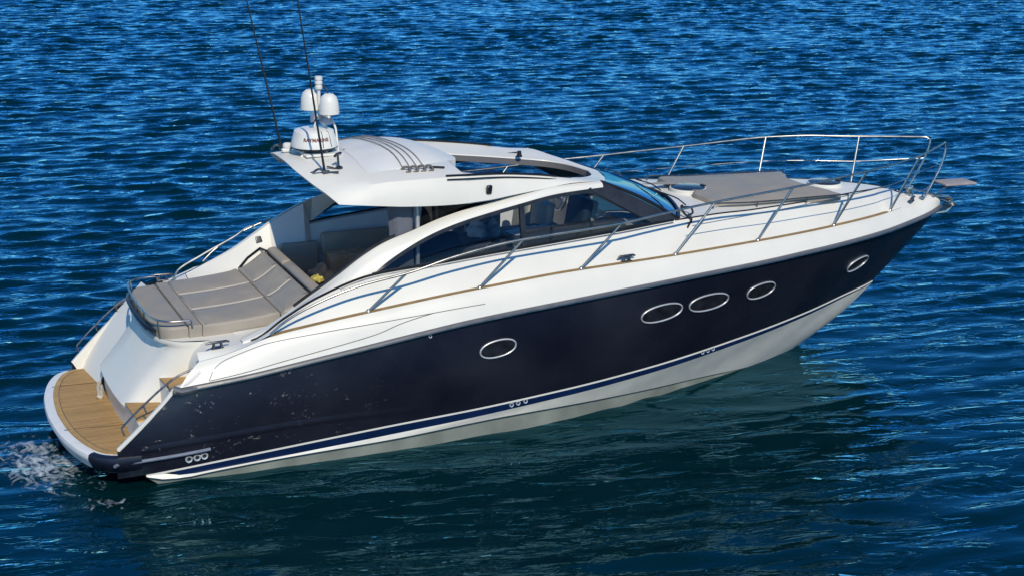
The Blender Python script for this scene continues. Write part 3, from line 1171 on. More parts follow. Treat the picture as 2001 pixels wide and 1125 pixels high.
# hull wing: capping and inner face of the bulwark beside the steps
cap = MB()
edge = [np.array(p) for p in HR[0] if p[2] > .33][::-1]
edge[-1] = edge[-1] + np.array([0, -.004, .02])
edge += [np.array([1.52, 1.865, 1.20]), np.array([1.72, 1.83, 1.33])]
rows = []
for p in crv([tuple(p) for p in edge], 26):
    rows.append([(p[0] + .01, p[1] + .004, p[2] - .012), (p[0] - .012, p[1] + .004, p[2] + .0), (p[0] - .016, p[1] - .01, p[2] + .012), (p[0] - .012, p[1] - .055, p[2] + .014), (p[0], p[1] - .07, p[2]), (p[0] + .05, p[1] - .075, min(PZ, p[2] - .02))])
cap.both(rows, flip=False)
for piece in pieces(cap):
    piece.build('bulwark_cap', WHITE, tr_o, angle=35)
for s in (-1, 1):
    P = [(p[0], s * p[1], p[2]) for p in crv([(.745, 1.69, .68), (.89, 1.70, .83), (1.03, 1.71, .955), (1.25, 1.72, 1.14), (1.46, 1.73, 1.28), (1.66, 1.72, 1.345)], 16)]
    hr_ = MB().tube(P, .014, 8)
    for k in (0, 5, 10, 15):
        hr_.tube([P[k], (P[k][0] + .03, P[k][1] + s * .03, P[k][2] - .09)], .010, 6)
    hr_.build('boarding_handrail', DULLSTEEL, tr_o)
# grey corner fitting where the rub rail starts
for s in (-1, 1):
    MB().tube([(1.36, s * 1.865, 1.16), (1.46, s * 1.90, 1.135), (1.60, s * 1.905, 1.15), (1.8, s * 1.915, 1.18)], [.05, .045, .038, .02], 8).build('corner_guard', RUBBER, rub)

# ------------------------------------------------------------------ aft sunpad
def pz(x, y):
    return pch([(1.3, 1.66), (1.9, 1.672), (2.93, 1.745), (3.32, 1.965)], x)


sp = empty('sunpad', yacht)
bolster = [(p[0], p[1]) for p in crv([(1.76, 1.0), (1.55, .985), (1.42, .88), (1.365, .60), (1.345, .25), (1.345, -.25), (1.365, -.60), (1.42, -.88), (1.55, -.985), (1.76, -1.0)], 34)]
bolster += [(1.76, y) for y in np.linspace(-.9, .9, 9)]
MB().slab(bolster, lambda x, y: 1.668, .17, bev=.05, crown=.015).build('headrest_cushion', TAUPE, sp, angle=70)
st_ = [(1.765, -1.03), (1.925, -1.04)] + [(1.925, y) for y in np.linspace(-.9, .9, 7)] + [(1.925, 1.04), (1.765, 1.03)] + [(1.765, y) for y in np.linspace(.9, -.9, 7)]
MB().slab(st_, lambda x, y: 1.672, .17, bev=.02).build('strap_cushion', TAUPE, sp, angle=60)
for (y0, y1) in ((-1.06, -.36), (-.36, .36), (.36, 1.06)):
    n = 10
    o = [(x, y0 + .004 - (.03 if y0 < -1 else 0) * (x - 1.93)) for x in np.linspace(1.93, 2.925, n)] + [(x, y1 - .004 + (.03 if y1 > 1 else 0) * (x - 1.93)) for x in np.linspace(2.925, 1.93, n)]
    c = MB().slab(o, pz, .19, bev=.035, crown=.022).build('base_cushion', TAUPE, sp, angle=60)
    o = [(x, y0 + .004 - (.055 if y0 < -1 else 0)) for x in np.linspace(2.935, 3.32, n)] + [(x, y1 - .004 + (.055 if y1 > 1 else 0)) for x in np.linspace(3.32, 2.935, n)]
    c2 = MB().slab(o, pz, .19, bev=.04, crown=.025).build('back_cushion', TAUPE, sp, angle=60)
pp = MB()
for y in (-.36, .36):
    pp.tube([(x, y, float(pz(x, y)) + .000) for x in np.linspace(1.95, 2.9, 12)], .012, 6)
    pp.tube([(x, y, float(pz(x, y)) + .000) for x in np.linspace(2.96, 3.29, 8)], .012, 6)
for piece in pieces(pp):
    piece.build('piping', PIPING, sp)
pb = MB().slab([(2.9, -1.12), (3.40, -1.14), (3.40, 1.14), (2.9, 1.12)], lambda x, y: pch([(2.9, 1.56), (3.4, 1.84)], x), .3, bev=.01)
pb.build('backrest_base', WHITE, sp, angle=40)
fr_ = MB().tube([(2.96, 1.15, 1.72), (3.10, 1.19, 1.85), (3.28, 1.17, 1.98), (3.33, 1.0, 1.975)], .018, 6)
fr_.tube([(3.345, y, 1.95) for y in np.linspace(-1.12, 1.12, 12)], .012, 6)
fr_.build('backrest_frame', BLACK, sp)
# low steel rail round the aft edge of the pad
P = crv([(1.80, -1.055, 1.66), (1.79, -1.055, 1.745), (1.70, -1.055, 1.755), (1.52, -1.03, 1.755), (1.385, -.90, 1.755), (1.32, -.60, 1.755), (1.295, 0, 1.755), (1.32, .60, 1.755), (1.385, .90, 1.755), (1.52, 1.03, 1.755), (1.70, 1.055, 1.755), (1.79, 1.055, 1.745), (1.80, 1.055, 1.66)], 70)
pr = MB().tube(P, .0135, 8)
for y in (-.88, -.45, 0, .45, .88):
    xx = 1.395 if abs(y) > .8 else (1.308 if abs(y) < .7 else 1.35)
    pr.tube([(xx + .005, y, 1.755), (xx + .03, y, 1.50)], .010, 6)
pr.build('sunpad_rail', STEEL, yacht)
ga = MB().tube(crv([(1.36, -.86, 1.60), (1.305, -.55, 1.60), (1.288, 0, 1.60), (1.305, .55, 1.60), (1.36, .86, 1.60)], 24), .03, 6)
ga.build('pad_skirt', BLACK, sp)

# ------------------------------------------------------------------ cockpit and cabin interior
ck = MB().rbox((4.9, 2.3, .06), T(5.8, 0, 1.03), .0)
ck.rbox((.06, 2.3, .8), T(8.28, 0, 1.45), 0)
ck.build('cockpit_sole', simple('sole_teak', (.46, .37, .28), .6, var=.2), yacht)
cs = empty('cockpit_settee', yacht)
MB().rbox((.60, 2.3, .42), T(3.68, 0, 1.24), .03).rbox((1.6, .55, .42), T(4.7, .87, 1.24), .03).build('seat_base', LINER, cs)
MB().rbox((.52, 2.2, .10), T(3.78, 0, 1.50), .04).rbox((1.25, .50, .10), T(4.62, .86, 1.50), .04).build('seat_cushion', TAUPE, cs)
for y0, y1 in ((-1.12, .30), (.32, 1.12)):
    MB().rbox((.15, y1 - y0, .50), T(3.47, (y0 + y1) / 2, 1.76) @ RY(-12), .05).build('backrest', TAUPE, cs)
MB().rbox((1.40, .10, .30), T(4.86, 1.13, 1.98) @ RX(-8), .04).build('backrest', TAUPE, cs)
for x0, x1 in ((3.56, 4.12),):
    MB().rbox((x1 - x0, .14, .44), T((x0 + x1) / 2, 1.13, 1.80) @ RX(-8), .05).build('backrest', TAUPE, cs)
MB().rbox((1.35, .42, .84), T(4.86, .93, 1.46), .03).build('side_locker', WOOD, yacht)
tb = empty('cockpit_table', yacht)
MB().slab([(4.20, -.35), (5.25, -.35), (5.25, .45), (4.20, .45)], lambda x, y: 1.72, .04, bev=.012).build('table_top', WOOD, tb, angle=40)
MB().tube([(4.68, .14, 1.05), (4.68, .14, 1.70)], .05, 12).build('leg', STEEL, tb)

# cabin furniture seen through the side glass
cab = empty('cabin_fittings', yacht)
for k, (x0, x1) in enumerate(((6.25, 6.65), (6.67, 7.25), (7.27, 7.80))):
    MB().rbox((x1 - x0, .12, .40), T((x0 + x1) / 2, -1.22, 2.37) @ RX(6), .035).build('bench_backrest', DARKPAD, cab)
MB().rbox((1.7, .55, .7), T(7.0, -.88, 1.40), .04).build('bench_seat', DARKPAD, cab)
MB().rbox((1.5, .5, .55), T(5.3, -.75, 1.85), .06).build('galley_seat', NAVYPAD, cab)
MB().rbox((.9, .18, .42), T(5.15, -.55, 2.22) @ RX(-8), .05).build('seat_back', NAVYPAD, cab)
MB().rbox((.75, .7, .9), T(5.95, -.45, 1.85), .06).build('locker', DARKPAD, cab)
MB().rbox((.06, .9, .8), T(6.05, .75, 2.3), .02).build('bulkhead', OFFWHITE, cab)
# helm seats: navy back, cream side
for yy in (.15, .75):
    MB().rbox((.14, .52, .85), T(6.95, yy - .45, 2.28) @ RY(8), .06).build('helm_seat_back', CREAMPAD, cab)
    MB().rbox((.50, .52, .16), T(7.18, yy - .45, 1.95), .05).build('helm_seat', CREAMPAD, cab)
MB().rbox((.16, .55, .80), T(7.30, -.75, 2.42) @ RY(10), .06).build('navigator_seat_back', NAVYPAD, cab)
MB().rbox((.10, .34, .30), T(7.48, -.76, 2.62) @ RY(14), .04).build('cream_headrest', CREAMPAD, cab)
dsh = MB().slab([(7.75, -1.22), (8.85, -1.05), (8.95, 0), (8.85, 1.05), (7.75, 1.22)], lambda x, y: pch([(7.7, 2.56), (8.2, 2.60), (9.0, 2.51)], x), .10, bev=.02)
dsh.rbox((.35, 2.2, .9), T(7.95, 0, 2.05) @ RY(-12), .05)
dsh.build('dashboard', DASH, cab, angle=40)
MB().rbox((.4, .7, .16), T(8.05, .45, 2.66) @ RY(-14), .04).build('instrument_pod', BLACK, cab)
wh = MB().tube([(7.62 + .05 * math.sin(t), .45 + .19 * math.cos(t), 2.52 + .19 * math.sin(t)) for t in np.linspace(0, 2 * math.pi, 28)[:-1]], .016, 6, closed=True)
for t in (.5, 2.6, 4.7):
    wh.tube([(7.68, .45, 2.52), (7.62 + .05 * math.sin(t), .45 + .19 * math.cos(t), 2.52 + .19 * math.sin(t))], .012, 5)
wh.build('steering_wheel', STEEL, cab)
# tinted quarter glass and door frame beneath the hardtop
for s in (-1, 1):
    rows = []
    for x in np.linspace(4.80, 5.95, 10):
        b = np.array([x, float(pch(TS, x, 1)) - .06, float(pch(TS, x, 2)) - .03])
        t = np.array([x, 1.28, 3.06])
        if t[2] < b[2]:
            b[2] = t[2]
        rows.append([(p[0], s * p[1], p[2]) for p in (b, t)])
    MB().grid(rows, flip=(s < 0)).build('quarter_glass', DARKGLASS, yacht)
dr = MB()
dr.tube([(4.78, -1.17, 2.0), (4.78, -1.17, 3.05)], .028, 8)
for y in (.02, .62, 1.18):
    dr.rbox((.05, .05, 1.95), T(5.95, y, 2.05), .006)
dr.rbox((.06, 2.4, .06), T(5.95, 0, 3.0), .006)
do = dr.build('cockpit_door', simple('door_frame_grey', (.50, .51, .52), .4, metal=.3, var=.05), yacht)
MB().grid([[(5.95, -1.18, 1.1), (5.95, .62, 1.1)], [(5.95, -1.18, 3.0), (5.95, .62, 3.0)]]).build('door_glass', DARKGLASS, do)
cu = MB()
rows = []
for z in np.linspace(3.02, 1.9, 14):
    r = []
    for k in range(28):
        t = 2 * math.pi * k / 28
        w = 1 + .10 * math.sin(5 * t + z * 2) + .05 * math.sin(9 * t)
        pinch = 1 - .12 * math.sin((3.02 - z) * 3)
        r.append((4.58 + .17 * math.cos(t) * w * pinch, -1.10 + .075 * math.sin(t) * w, z))
    rows.append(r)
cu.grid(rows, close=True)
cu.build('folded_curtain', CANVAS, yacht, angle=80)

# ------------------------------------------------------------------ windscreen
top = crv([(7.42, 1.20, 3.115), (7.60, .97, 3.075), (7.78, .62, 3.03), (7.92, .3, 2.995), (7.97, 0, 2.985)], 16)
bas = crv([(8.63, 1.255, 2.505), (8.78, .97, 2.53), (8.90, .62, 2.555), (8.97, .3, 2.57), (8.99, 0, 2.575)], 16)
rows = []
for a, b in zip(top, bas):
    rows.append([a * (1 - k) + b * k + np.array([.03, 0, .035]) * math.sin(math.pi * k) for k in np.linspace(0, 1, 9)])
ws = MB().both(rows).build('windscreen', SCREENGLASS, yacht, angle=70)
wf = MB()
for s in (-1, 1):
    wf.tube([(p[0] + .01, s * p[1], p[2] + .01) for p in bas], .022, 6)
    wf.tube([(r_[0], s * r_[1], r_[2]) for r_ in rows[0]], .022, 6)
wf.build('windscreen_frame', BLACK, ws)
# black cover tie and wiper arms at the starboard foot
for y in (-.95, .0, .95):
    wi = MB()
    wi.tube(crv([(9.04 - .12 * abs(y), y, 2.60), (8.90 - .1 * abs(y), y * .93, 2.70), (8.62 - .1 * abs(y), y * .80, 2.80)], 8), .010, 5)
    wi.tube(crv([(8.78 - .1 * abs(y), y * .95 + .12, 2.75), (8.50 - .1 * abs(y), y * .62, 2.84)], 6), .008, 4)
    wi.build('wiper', BLACK, ws)

# ------------------------------------------------------------------ hardtop
xe = lambda y: pch([(0, 3.28), (.5, 3.30), (.9, 3.39), (1.2, 3.52), (1.38, 3.65)], abs(y))
zc = lambda x: pch([(3.28, 3.51), (4.0, 3.545), (5.0, 3.52), (5.45, 3.43), (5.7, 3.35)], x)
zs_ = lambda x: pch([(3.28, 3.25), (3.52, 3.275), (4.0, 3.335), (4.5, 3.365), (5.0, 3.365), (5.45, 3.355), (5.7, 3.34)], x)
ys_ = lambda x: pch([(3.28, 1.18), (3.52, 1.20), (4.0, 1.26), (5.0, 1.28), (5.45, 1.25), (5.7, 1.22)], x)
LL = [(3.65, 1.38, 3.15), (4.2, 1.385, 3.085), (4.6, 1.385, 3.045), (5.3, 1.365, 3.015), (5.75, 1.335, 3.03), (6.05, 1.30, 3.055), (6.4, 1.265, 3.085), (6.8, 1.24, 3.13), (7.1, 1.225, 3.14)]


def roofz(x, y):
    k = abs(y) / float(ys_(x))
    return float(zc(x)) - (float(zc(x)) - float(zs_(x))) * min(1.3, k) ** 2.2


ht = MB()
rows, under = [], []
for r in np.linspace(0, 1, 22):
    row, ur = [], []
    for k in np.linspace(0, 1, 12):
        xe_ = float(xe(k * 1.20))
        x = xe_ * (1 - r) + 5.42 * r
        y = k * float(ys_(x))
        row.append((x, y, roofz(x, y)))
    xl = 3.65 * (1 - r) + 5.42 * r
    l = np.array([xl, float(pch(LL, xl, 1)), float(pch(LL, xl, 2))])
    a = np.array(row[-1])
    for k in (.22, .45, .7, .9, 1):
        p = a * (1 - k) + l * k
        p[1] += .025 * math.sin(math.pi * k)
        row.append(tuple(p))
    # rolled lower edge and underside
    ur = [(p[0] + .10 * (1 - r), p[1] * .985, p[2] - .10 if i < 12 else p[2] - .10 * (1 - (i - 11) / 5.0)) for i, p in enumerate(row)]
    rows.append(row)
    under.append(ur)
ht.both(rows)
ht.both(under, flip=True)
ht.both([rows[0], under[0]], flip=True)
# ring round the roof opening
H = crv([(5.42, .80, 3.33), (5.7, .76, 3.27), (6.0, .72, 3.225), (6.5, .70, 3.165), (7.0, .68, 3.10), (7.38, .62, 3.055), (7.68, .40, 3.02), (7.82, 0, 3.00)], 34)
G = crv([(5.42, 1.25, 3.355), (5.7, 1.215, 3.34), (6.0, 1.165, 3.315), (6.5, 1.125, 3.255), (7.0, 1.10, 3.175), (7.36, 1.06, 3.12), (7.66, .76, 3.055), (7.95, 0, 2.995)], 34)
Lw = crv([(5.42, 1.36, 3.018), (5.75, 1.335, 3.03), (6.05, 1.30, 3.055), (6.5, 1.258, 3.09), (7.0, 1.23, 3.135), (7.42, 1.195, 3.118), (7.65, .90, 3.062), (7.985, 0, 2.978)], 34)
rows, un = [], []
for h, g, l in zip(H, G, Lw):
    r = [h + np.array([0, 0, -.07]), h + np.array([0, 0, -.012]), h + (g - h) * .03]
    for k in (.3, .6, .85, 1):
        p = h * (1 - k) + g * k
        r.append(p)
    for k in (.3, .6, .85, 1):
        p = g * (1 - k) + l * k
        p[1] += .02 * math.sin(math.pi * k) * min(1, l[1])
        r.append(p)
    rows.append(r)
    un.append([h + np.array([0, 0, -.07]), g + np.array([0, 0, -.12]), l + np.array([0, -.03, -.02])])
ht.both(rows)
ht.both(un, flip=True)
hto = ht.build('hardtop', WHITE, yacht, angle=34)
MB().both([[h + np.array([-.004, -.008 if h[1] > .01 else 0, -.010]), h + np.array([-.004, -.008 if h[1] > .01 else 0, -.095])] for h in H], flip=True).build('opening_lining', simple('grey_lining', (.14, .135, .14), .7, var=.05), hto)
# steel track lines beside the opening
tr_ = MB()
for s in (-1, 1):
    for off, r_ in ((.0, .016), (.045, .010)):
        pts = []
        for k in np.linspace(.0, .84, 30):
            i = k * 33
            j = int(i)
            f = i - j
            g = G[j] * (1 - f) + G[min(33, j + 1)] * f
            pts.append((g[0] - .28, s * (g[1] + off), float(g[2]) + .012 - off * 1.2 + (.006 if off else 0)))
        pts = [p for p in pts if 4.9 < p[0] < 6.85]
        pts = [(p[0], s * (float(pch(np.array([(q[0], q[1]) for q in np.concatenate([[(4.6, 1.275, 0)], G[G[:, 0] < 7.3]])]), p[0])) + off), (roofz(p[0], 1.26) if p[0] < 5.42 else float(pch(np.array([(q[0], q[2]) for q in G[G[:, 0] < 7.3]]), p[0]))) + .012 - off * .9) for p in pts]
        tr_.tube(pts, r_, 6)
for piece in pieces(tr_):
    piece.build('roof_track', BLACK, hto)
# folded sliding roof: a low dome of fabric whose rounded front meets the opening
dm = MB()
rows = []
for rr_ in (0.02, .2, .4, .6, .75, .88, .95, .985, 1.0, 1.0):
    row = []
    for t in np.linspace(-90, 90, 37):
        x = 4.15 + 1.58 * rr_ * math.cos(rad(t))
        y = .98 * rr_ * math.sin(rad(t))
        row.append((x, y, roofz(min(x, 5.68), y) + .095 * (1 - rr_ ** 5) * min(1, max(0, (x - 4.15) / .5)) ** .7 + .004))
    rows.append(row)
rows[-1] = [(p[0], p[1], p[2] - .16 * min(1, max(.02, (p[0] - 4.6) / .5))) for p in rows[-1]]
rows.append([(4.15 - .0, p[1], roofz(4.15, p[1]) + .002) for p in rows[0]])
dm.grid(rows[:-1])
dm.build('sliding_roof', OFFWHITE if False else simple('roof_fabric', (.72, .715, .68), .5, var=.02, scale=3), hto, angle=60)
def domez(x, y):
    q = math.hypot((x - 4.15) / 1.58, y / .98)
    b = roofz(min(x, 5.68), y)
    if x > 4.15 and q < 1:
        b += .095 * (1 - q ** 5) * min(1, (x - 4.15) / .5) ** .7 + .004
    return b


# four battens across the roof with hooked ends
bt = MB()
hk = MB()
for k in range(4):
    xc = 4.34 + .105 * k
    pts = []
    for y in np.linspace(-1.0, .98, 26):
        f_ = (y + 1.0) / 1.98
        x = (4.66 + .105 * k) * (1 - f_) + (4.34 + .055 * k) * f_ + .06 * (1 - (y / 1.0) ** 2)
        pts.append((x, y, domez(x, y) + .012))
    bt.tube(pts, .007, 6)
    for e, sg in ((0, -1), (-1, 1)):
        q = np.array(pts[e])
        hk.tube(crv([tuple(q + np.array([-.03, -.03 * sg, -.01])), tuple(q + np.array([.01, .0, .035])), tuple(q + np.array([.05, .03 * sg, .03])), tuple(q + np.array([.06, .07 * sg, -.015])), tuple(q + np.array([.0, .06 * sg, -.03]))], 12), .016, 6)
for piece in pieces(bt):
    piece.build('roof_batten', simple('batten_grey', (.22, .21, .20), .5, var=.1), hto)
for piece in pieces(hk):
    piece.build('batten_hook', simple('hook_canvas', (.14, .13, .12), .7, var=.5, scale=25), hto)
MB().tube([(5.02, -.98, roofz(5.02, .98) + .02), (5.22, -1.0, roofz(5.22, 1.0) + .02)], .014, 6).build('cam_lever', BLACK, hto)
# loudspeaker / courtesy lamp on the starboard roof side
lm = MB().rbox((.085, .05, .13), T(5.72, -1.33, 3.165) @ RX(14), .022)
lmo = lm.build('side_lamp', DULLSTEEL, hto)
MB().rbox((.045, .02, .07), T(5.725, -1.356, 3.185) @ RX(14), .005).build('lamp_lens', BLACK, lmo)
MB().lathe([(.0, .06), (.03, .055), (.035, 0), (.045, -.01), (.045, -.03)], T(7.02, .62, 3.16), 12).build('roof_latch', BLACK, hto)
MB().lathe([(.0, .05), (.02, .045), (.022, 0), (.04, -.01)], T(3.5, -.72, 3.40), 12).build('roof_stud', BLACK, hto)

# ------------------------------------------------------------------ radar, domes, mast, antennas
RXc, RYc = 3.76, 0.02
rd = MB().lathe([(.0, 3.875), (.12, 3.872), (.225, 3.86), (.262, 3.84), (.30, 3.70), (.312, 3.655), (.312, 3.635)], T(RXc, RYc, 0), 40)
radar = rd.build('radar_dome', PLASTIC, yacht, angle=30)
MB().lathe([(.314, 3.636), (.316, 3.625), (.27, 3.600), (.0, 3.595)], T(RXc, RYc, 0), 40).build('radar_base', BLACK, radar, angle=30)
lg = MB()
for a in (30, 120, 210, 300):
    c, s_ = math.cos(rad(a)), math.sin(rad(a))
    lg.tube([(RXc + .20 * c, RYc + .20 * s_, 3.61), (RXc + .24 * c, RYc + .26 * s_, roofz(RXc + .24 * c, .26 * s_) - .01)], .02, 8)
lg.rbox((.5, .62, .03), T(RXc + .05, RYc, 3.555), .01)
lg.build('radar_mount', PLASTIC, radar)
# lettering wrapped on the dome, facing the starboard quarter
cu_ = bpy.data.curves.new('lettering', 'FONT')
cu_.body = 'RAYMARINE'
cu_.size = .062
cu_.align_x = 'CENTER'
cu_.extrude = .0
cu_.offset = .0022
to = bpy.data.objects.new('lettering', cu_)
col.objects.link(to)
bpy.context.view_layer.update()
me = bpy.data.meshes.new_from_object(to.evaluated_get(bpy.context.evaluated_depsgraph_get()))
bpy.data.objects.remove(to)
ang0 = math.atan2(-20.0 - RYc, -2.2 - RXc) + rad(6)
for v in me.vertices:
    h_ = 3.735 + v.co.y
    r_ = .262 + (.300 - .262) * (3.84 - h_) / .14 + .003
    th = ang0 + v.co.x * 1.05 / .295
    v.co = Vector((RXc + r_ * math.cos(th), RYc + r_ * math.sin(th), h_))
me.name = 'lettering'
me.materials.append(REDINK)
lo_ = bpy.data.objects.new('lettering', me)
col.objects.link(lo_)
lo_.parent = radar
# seams down the dome
ds = MB()
for dth in (.30, .72):
    ds.tube([(RXc + (r_ + .002) * math.cos(ang0 + dth), RYc + (r_ + .002) * math.sin(ang0 + dth), z) for r_, z in ((.225, 3.86), (.262, 3.84), (.30, 3.70), (.312, 3.655))], .005, 5)
ds.build('dome_cable', BLACK, radar)

mast = MB()
mast.tube(crv([(3.98, .02, 3.56), (3.92, .02, 3.85), (3.87, .02, 4.05), (3.84, .02, 4.22), (3.84, .02, 4.45)], 16), .022, 8)
mast.tube(crv([(3.80, .14, 3.86), (3.83, .10, 3.96), (3.88, .04, 4.06)], 8), .014, 6)
mast.tube(crv([(4.06, -.08, 3.56), (4.04, -.06, 3.85), (3.96, .0, 4.06)], 8), .014, 6)
mast.tube([(3.88, .30, 4.06), (3.88, .02, 4.04), (3.88, -.28, 4.06)], .018, 8)
mast.tube([(3.76, .02, 4.03), (4.0, .02, 4.03)], .014, 6)
mo = mast.build('mast', PLASTIC, yacht)
for (mx_, my_, mz_, rr2) in ((3.77, .16, 4.10, .138), (3.93, -.13, 4.08, .132)):
    MB().lathe([(.0, .265), (rr2 * .45, .258), (rr2 * .75, .222), (rr2 * .93, .155), (rr2, .06), (rr2 * 1.03, .0), (rr2 * .9, -.008), (0, -.008)], T(mx_, my_, mz_), 28).build('satellite_dome', PLASTIC, mo, angle=50)
MB().lathe([(.0, .0), (.075, .0), (.075, .02), (.02, .03), (0, .03)], T(3.74, -.06, 4.03) @ RY(-70), 20).build('horn_disc', simple('grey_blue_plastic', (.30, .34, .42), .5, var=.05), mo, angle=40)
MB().rbox((.16, .14, .10), T(3.92, -.02, 3.97), .03).build('junction_box', simple('grey_box', (.36, .39, .46), .5, var=.05), mo)
nl = MB().lathe([(.0, 4.605), (.05, 4.603), (.052, 4.56), (.044, 4.555), (.044, 4.535), (.052, 4.53), (.052, 4.505), (.044, 4.50), (.044, 4.475), (.052, 4.47), (.05, 4.44), (.03, 4.42), (0, 4.42)], T(3.84, .02, -.05), 18)
nl.build('anchor_light', PLASTIC, mo, angle=30)
cb = MB().tube(crv([(3.88, -.03, 4.44), (3.93, -.09, 4.36), (3.94, -.10, 4.22), (3.91, -.06, 4.08)], 10), .011, 5)
cb.build('mast_cable', BLACK, mo)
# whip antennas: raked aft
for (bx, by, bz, tx, ty, tz) in ((3.50, .62, 3.42, 3.05, .90, 5.9), (3.66, -.80, 3.36, 3.33, -.72, 5.9)):
    b = Vector((bx, by, bz))
    t = Vector((tx, ty, tz))
    an = MB().tube([tuple(b), tuple(b.lerp(t, .12)), tuple(b.lerp(t, .5)), tuple(t)], [.019, .015, .012, .008], 8)
    ao = an.build('whip_antenna', BLACK, yacht)
    rm = MB()
    rm.rbox((.09, .09, .03), T(bx, by, roofz(bx, by) + .015), .006)
    rm.tube([(bx - .05, by, bz + .03), (bx + .05, by - .02, bz + .10)], .02, 6)
    rm.tube(crv([(bx - .16, by + .02, roofz(bx - .16, by) + .03), (bx - .10, by - .03, bz + .14), (bx + .03, by - .01, bz + .08), (bx + .14, by - .10, roofz(bx + .14, by - .1) + .03)], 10), .016, 5)
    rm.build('antenna_mount', DULLSTEEL, ao)
pst = MB().tube([(3.86, -.74, 3.40), (3.845, -.74, 3.64)], .016, 8)
pst.tube(crv([(3.79, -.78, 3.64), (3.84, -.74, 3.66), (3.90, -.70, 3.66)], 6), .02, 6)
pst.lathe([(.05, 0), (.05, .02), (.02, .035)], T(3.86, -.74, roofz(3.86, .74) - .004), 12)
pst.tube(crv([(3.86, -.76, 3.42), (3.78, -.74, 3.48), (3.70, -.72, 3.50)], 8), .012, 5)
pst.build('ensign_post', DULLSTEEL, yacht)
gps = MB().lathe([(0, .06), (.04, .055), (.06, .04), (.065, 0), (.03, -.01), (.02, -.06)], T(3.50, .40, 3.56), 18)
gps.rbox((.12, .08, .05), T(3.44, .25, 3.55), .018)
gps.build('gps_receiver', PLASTIC, yacht)

# ------------------------------------------------------------------ foredeck: sunpad, hatches
def fpz(x, y):
    return fz(x, y) + .075


fo = [(9.42, .78), (9.36, .40), (9.40, .30)]
fo += [(9.50 + .31 * math.cos(t) - .0, .31 * math.sin(t)) for t in np.linspace(rad(100), rad(-100), 15)]
fo += [(9.40, -.32), (9.36, -.42), (9.42, -.80), (9.52, -.90)]
fo += [(x, -(.92 - .035 * (x - 9.5))) for x in np.linspace(9.7, 11.55, 12)]
fo += [(11.68, -.80), (11.62, -.60), (11.42, -.36), (11.36, -.15), (11.36, .15), (11.42, .36), (11.62, .60), (11.68, .80)]
fo += [(x, (.92 - .035 * (x - 9.5))) for x in np.linspace(11.55, 9.7, 12)] + [(9.52, .88)]
fo = [(p[0], p[1]) for p in fo]
# triangulated pad with a real thickness
bm = bmesh.new()
tv = [bm.verts.new((x, y, 0)) for x, y in fo]
f = bm.faces.new(tv)
bmesh.ops.triangulate(bm, faces=[f])
bmesh.ops.subdivide_edges(bm, edges=bm.edges[:], cuts=3, use_grid_fill=True)
bmesh.ops.recalc_face_normals(bm, faces=bm.faces)
res = bmesh.ops.extrude_face_region(bm, geom=bm.faces[:])
newv = [g for g in res['geom'] if isinstance(g, bmesh.types.BMVert)]
ns = set(newv)
for v in bm.verts:
    v.co.z = fpz(v.co.x, v.co.y) if v in ns else fz(v.co.x, v.co.y) - .03
bmesh.ops.recalc_face_normals(bm, faces=bm.faces)
be = [e for e in bm.edges if e.is_manifold and e.verts[0] in ns and e.verts[1] in ns and any(abs(fc.normal.z) < .4 for fc in e.link_faces)]
bmesh.ops.bevel(bm, geom=be, offset=.022, segments=2, profile=.5, affect='EDGES')
me = bpy.data.meshes.new('foredeck_sunpad')
bm.to_mesh(me)
bm.free()
me.polygons.foreach_set('use_smooth', [True] * len(me.polygons))
me.set_sharp_from_angle(angle=rad(40))
me.materials.append(TAUPE)
fp = bpy.data.objects.new('foredeck_sunpad', me)
col.objects.link(fp)
fp.parent = yacht
# grab rails along both pad edges
for s in (-1, 1):
    gr = MB()
    P = [(x, s * (.985 - .045 * (x - 9.5)), fz(x, .96) + .075) for x in np.linspace(9.35, 11.75, 20)]
    gr.tube(P, .012, 8)
    for k in (0, 6, 13, 19):
        gr.tube([P[k], (P[k][0], P[k][1], P[k][2] - .08)], .010, 6)
    gr.build('pad_grab_rail', DULLSTEEL, yacht)
for (hx_, hr2, rim_h) in ((9.50, .255, .06), (11.93, .25, .03)):
    zz = fz(hx_, 0)
    h1 = MB().lathe([(hr2 + .025, -.02), (hr2 + .02, rim_h), (hr2 + .01, rim_h + .008), (hr2, rim_h + .006)], T(hx_, 0, zz), 36).build('deck_hatch', WHITE, yacht, angle=40)
    MB().lathe([(hr2 + .002, rim_h + .006), (hr2 * .8, rim_h + .018), (0, rim_h + .022)], T(hx_, 0, zz), 36).build('hatch_glass', GREYHATCH, h1, angle=60)
    MB().rbox((.05, .10, .02), T(hx_ + hr2 - .01, -.02, zz + rim_h + .02), .005).build('hatch_hinge', BLACK, h1)

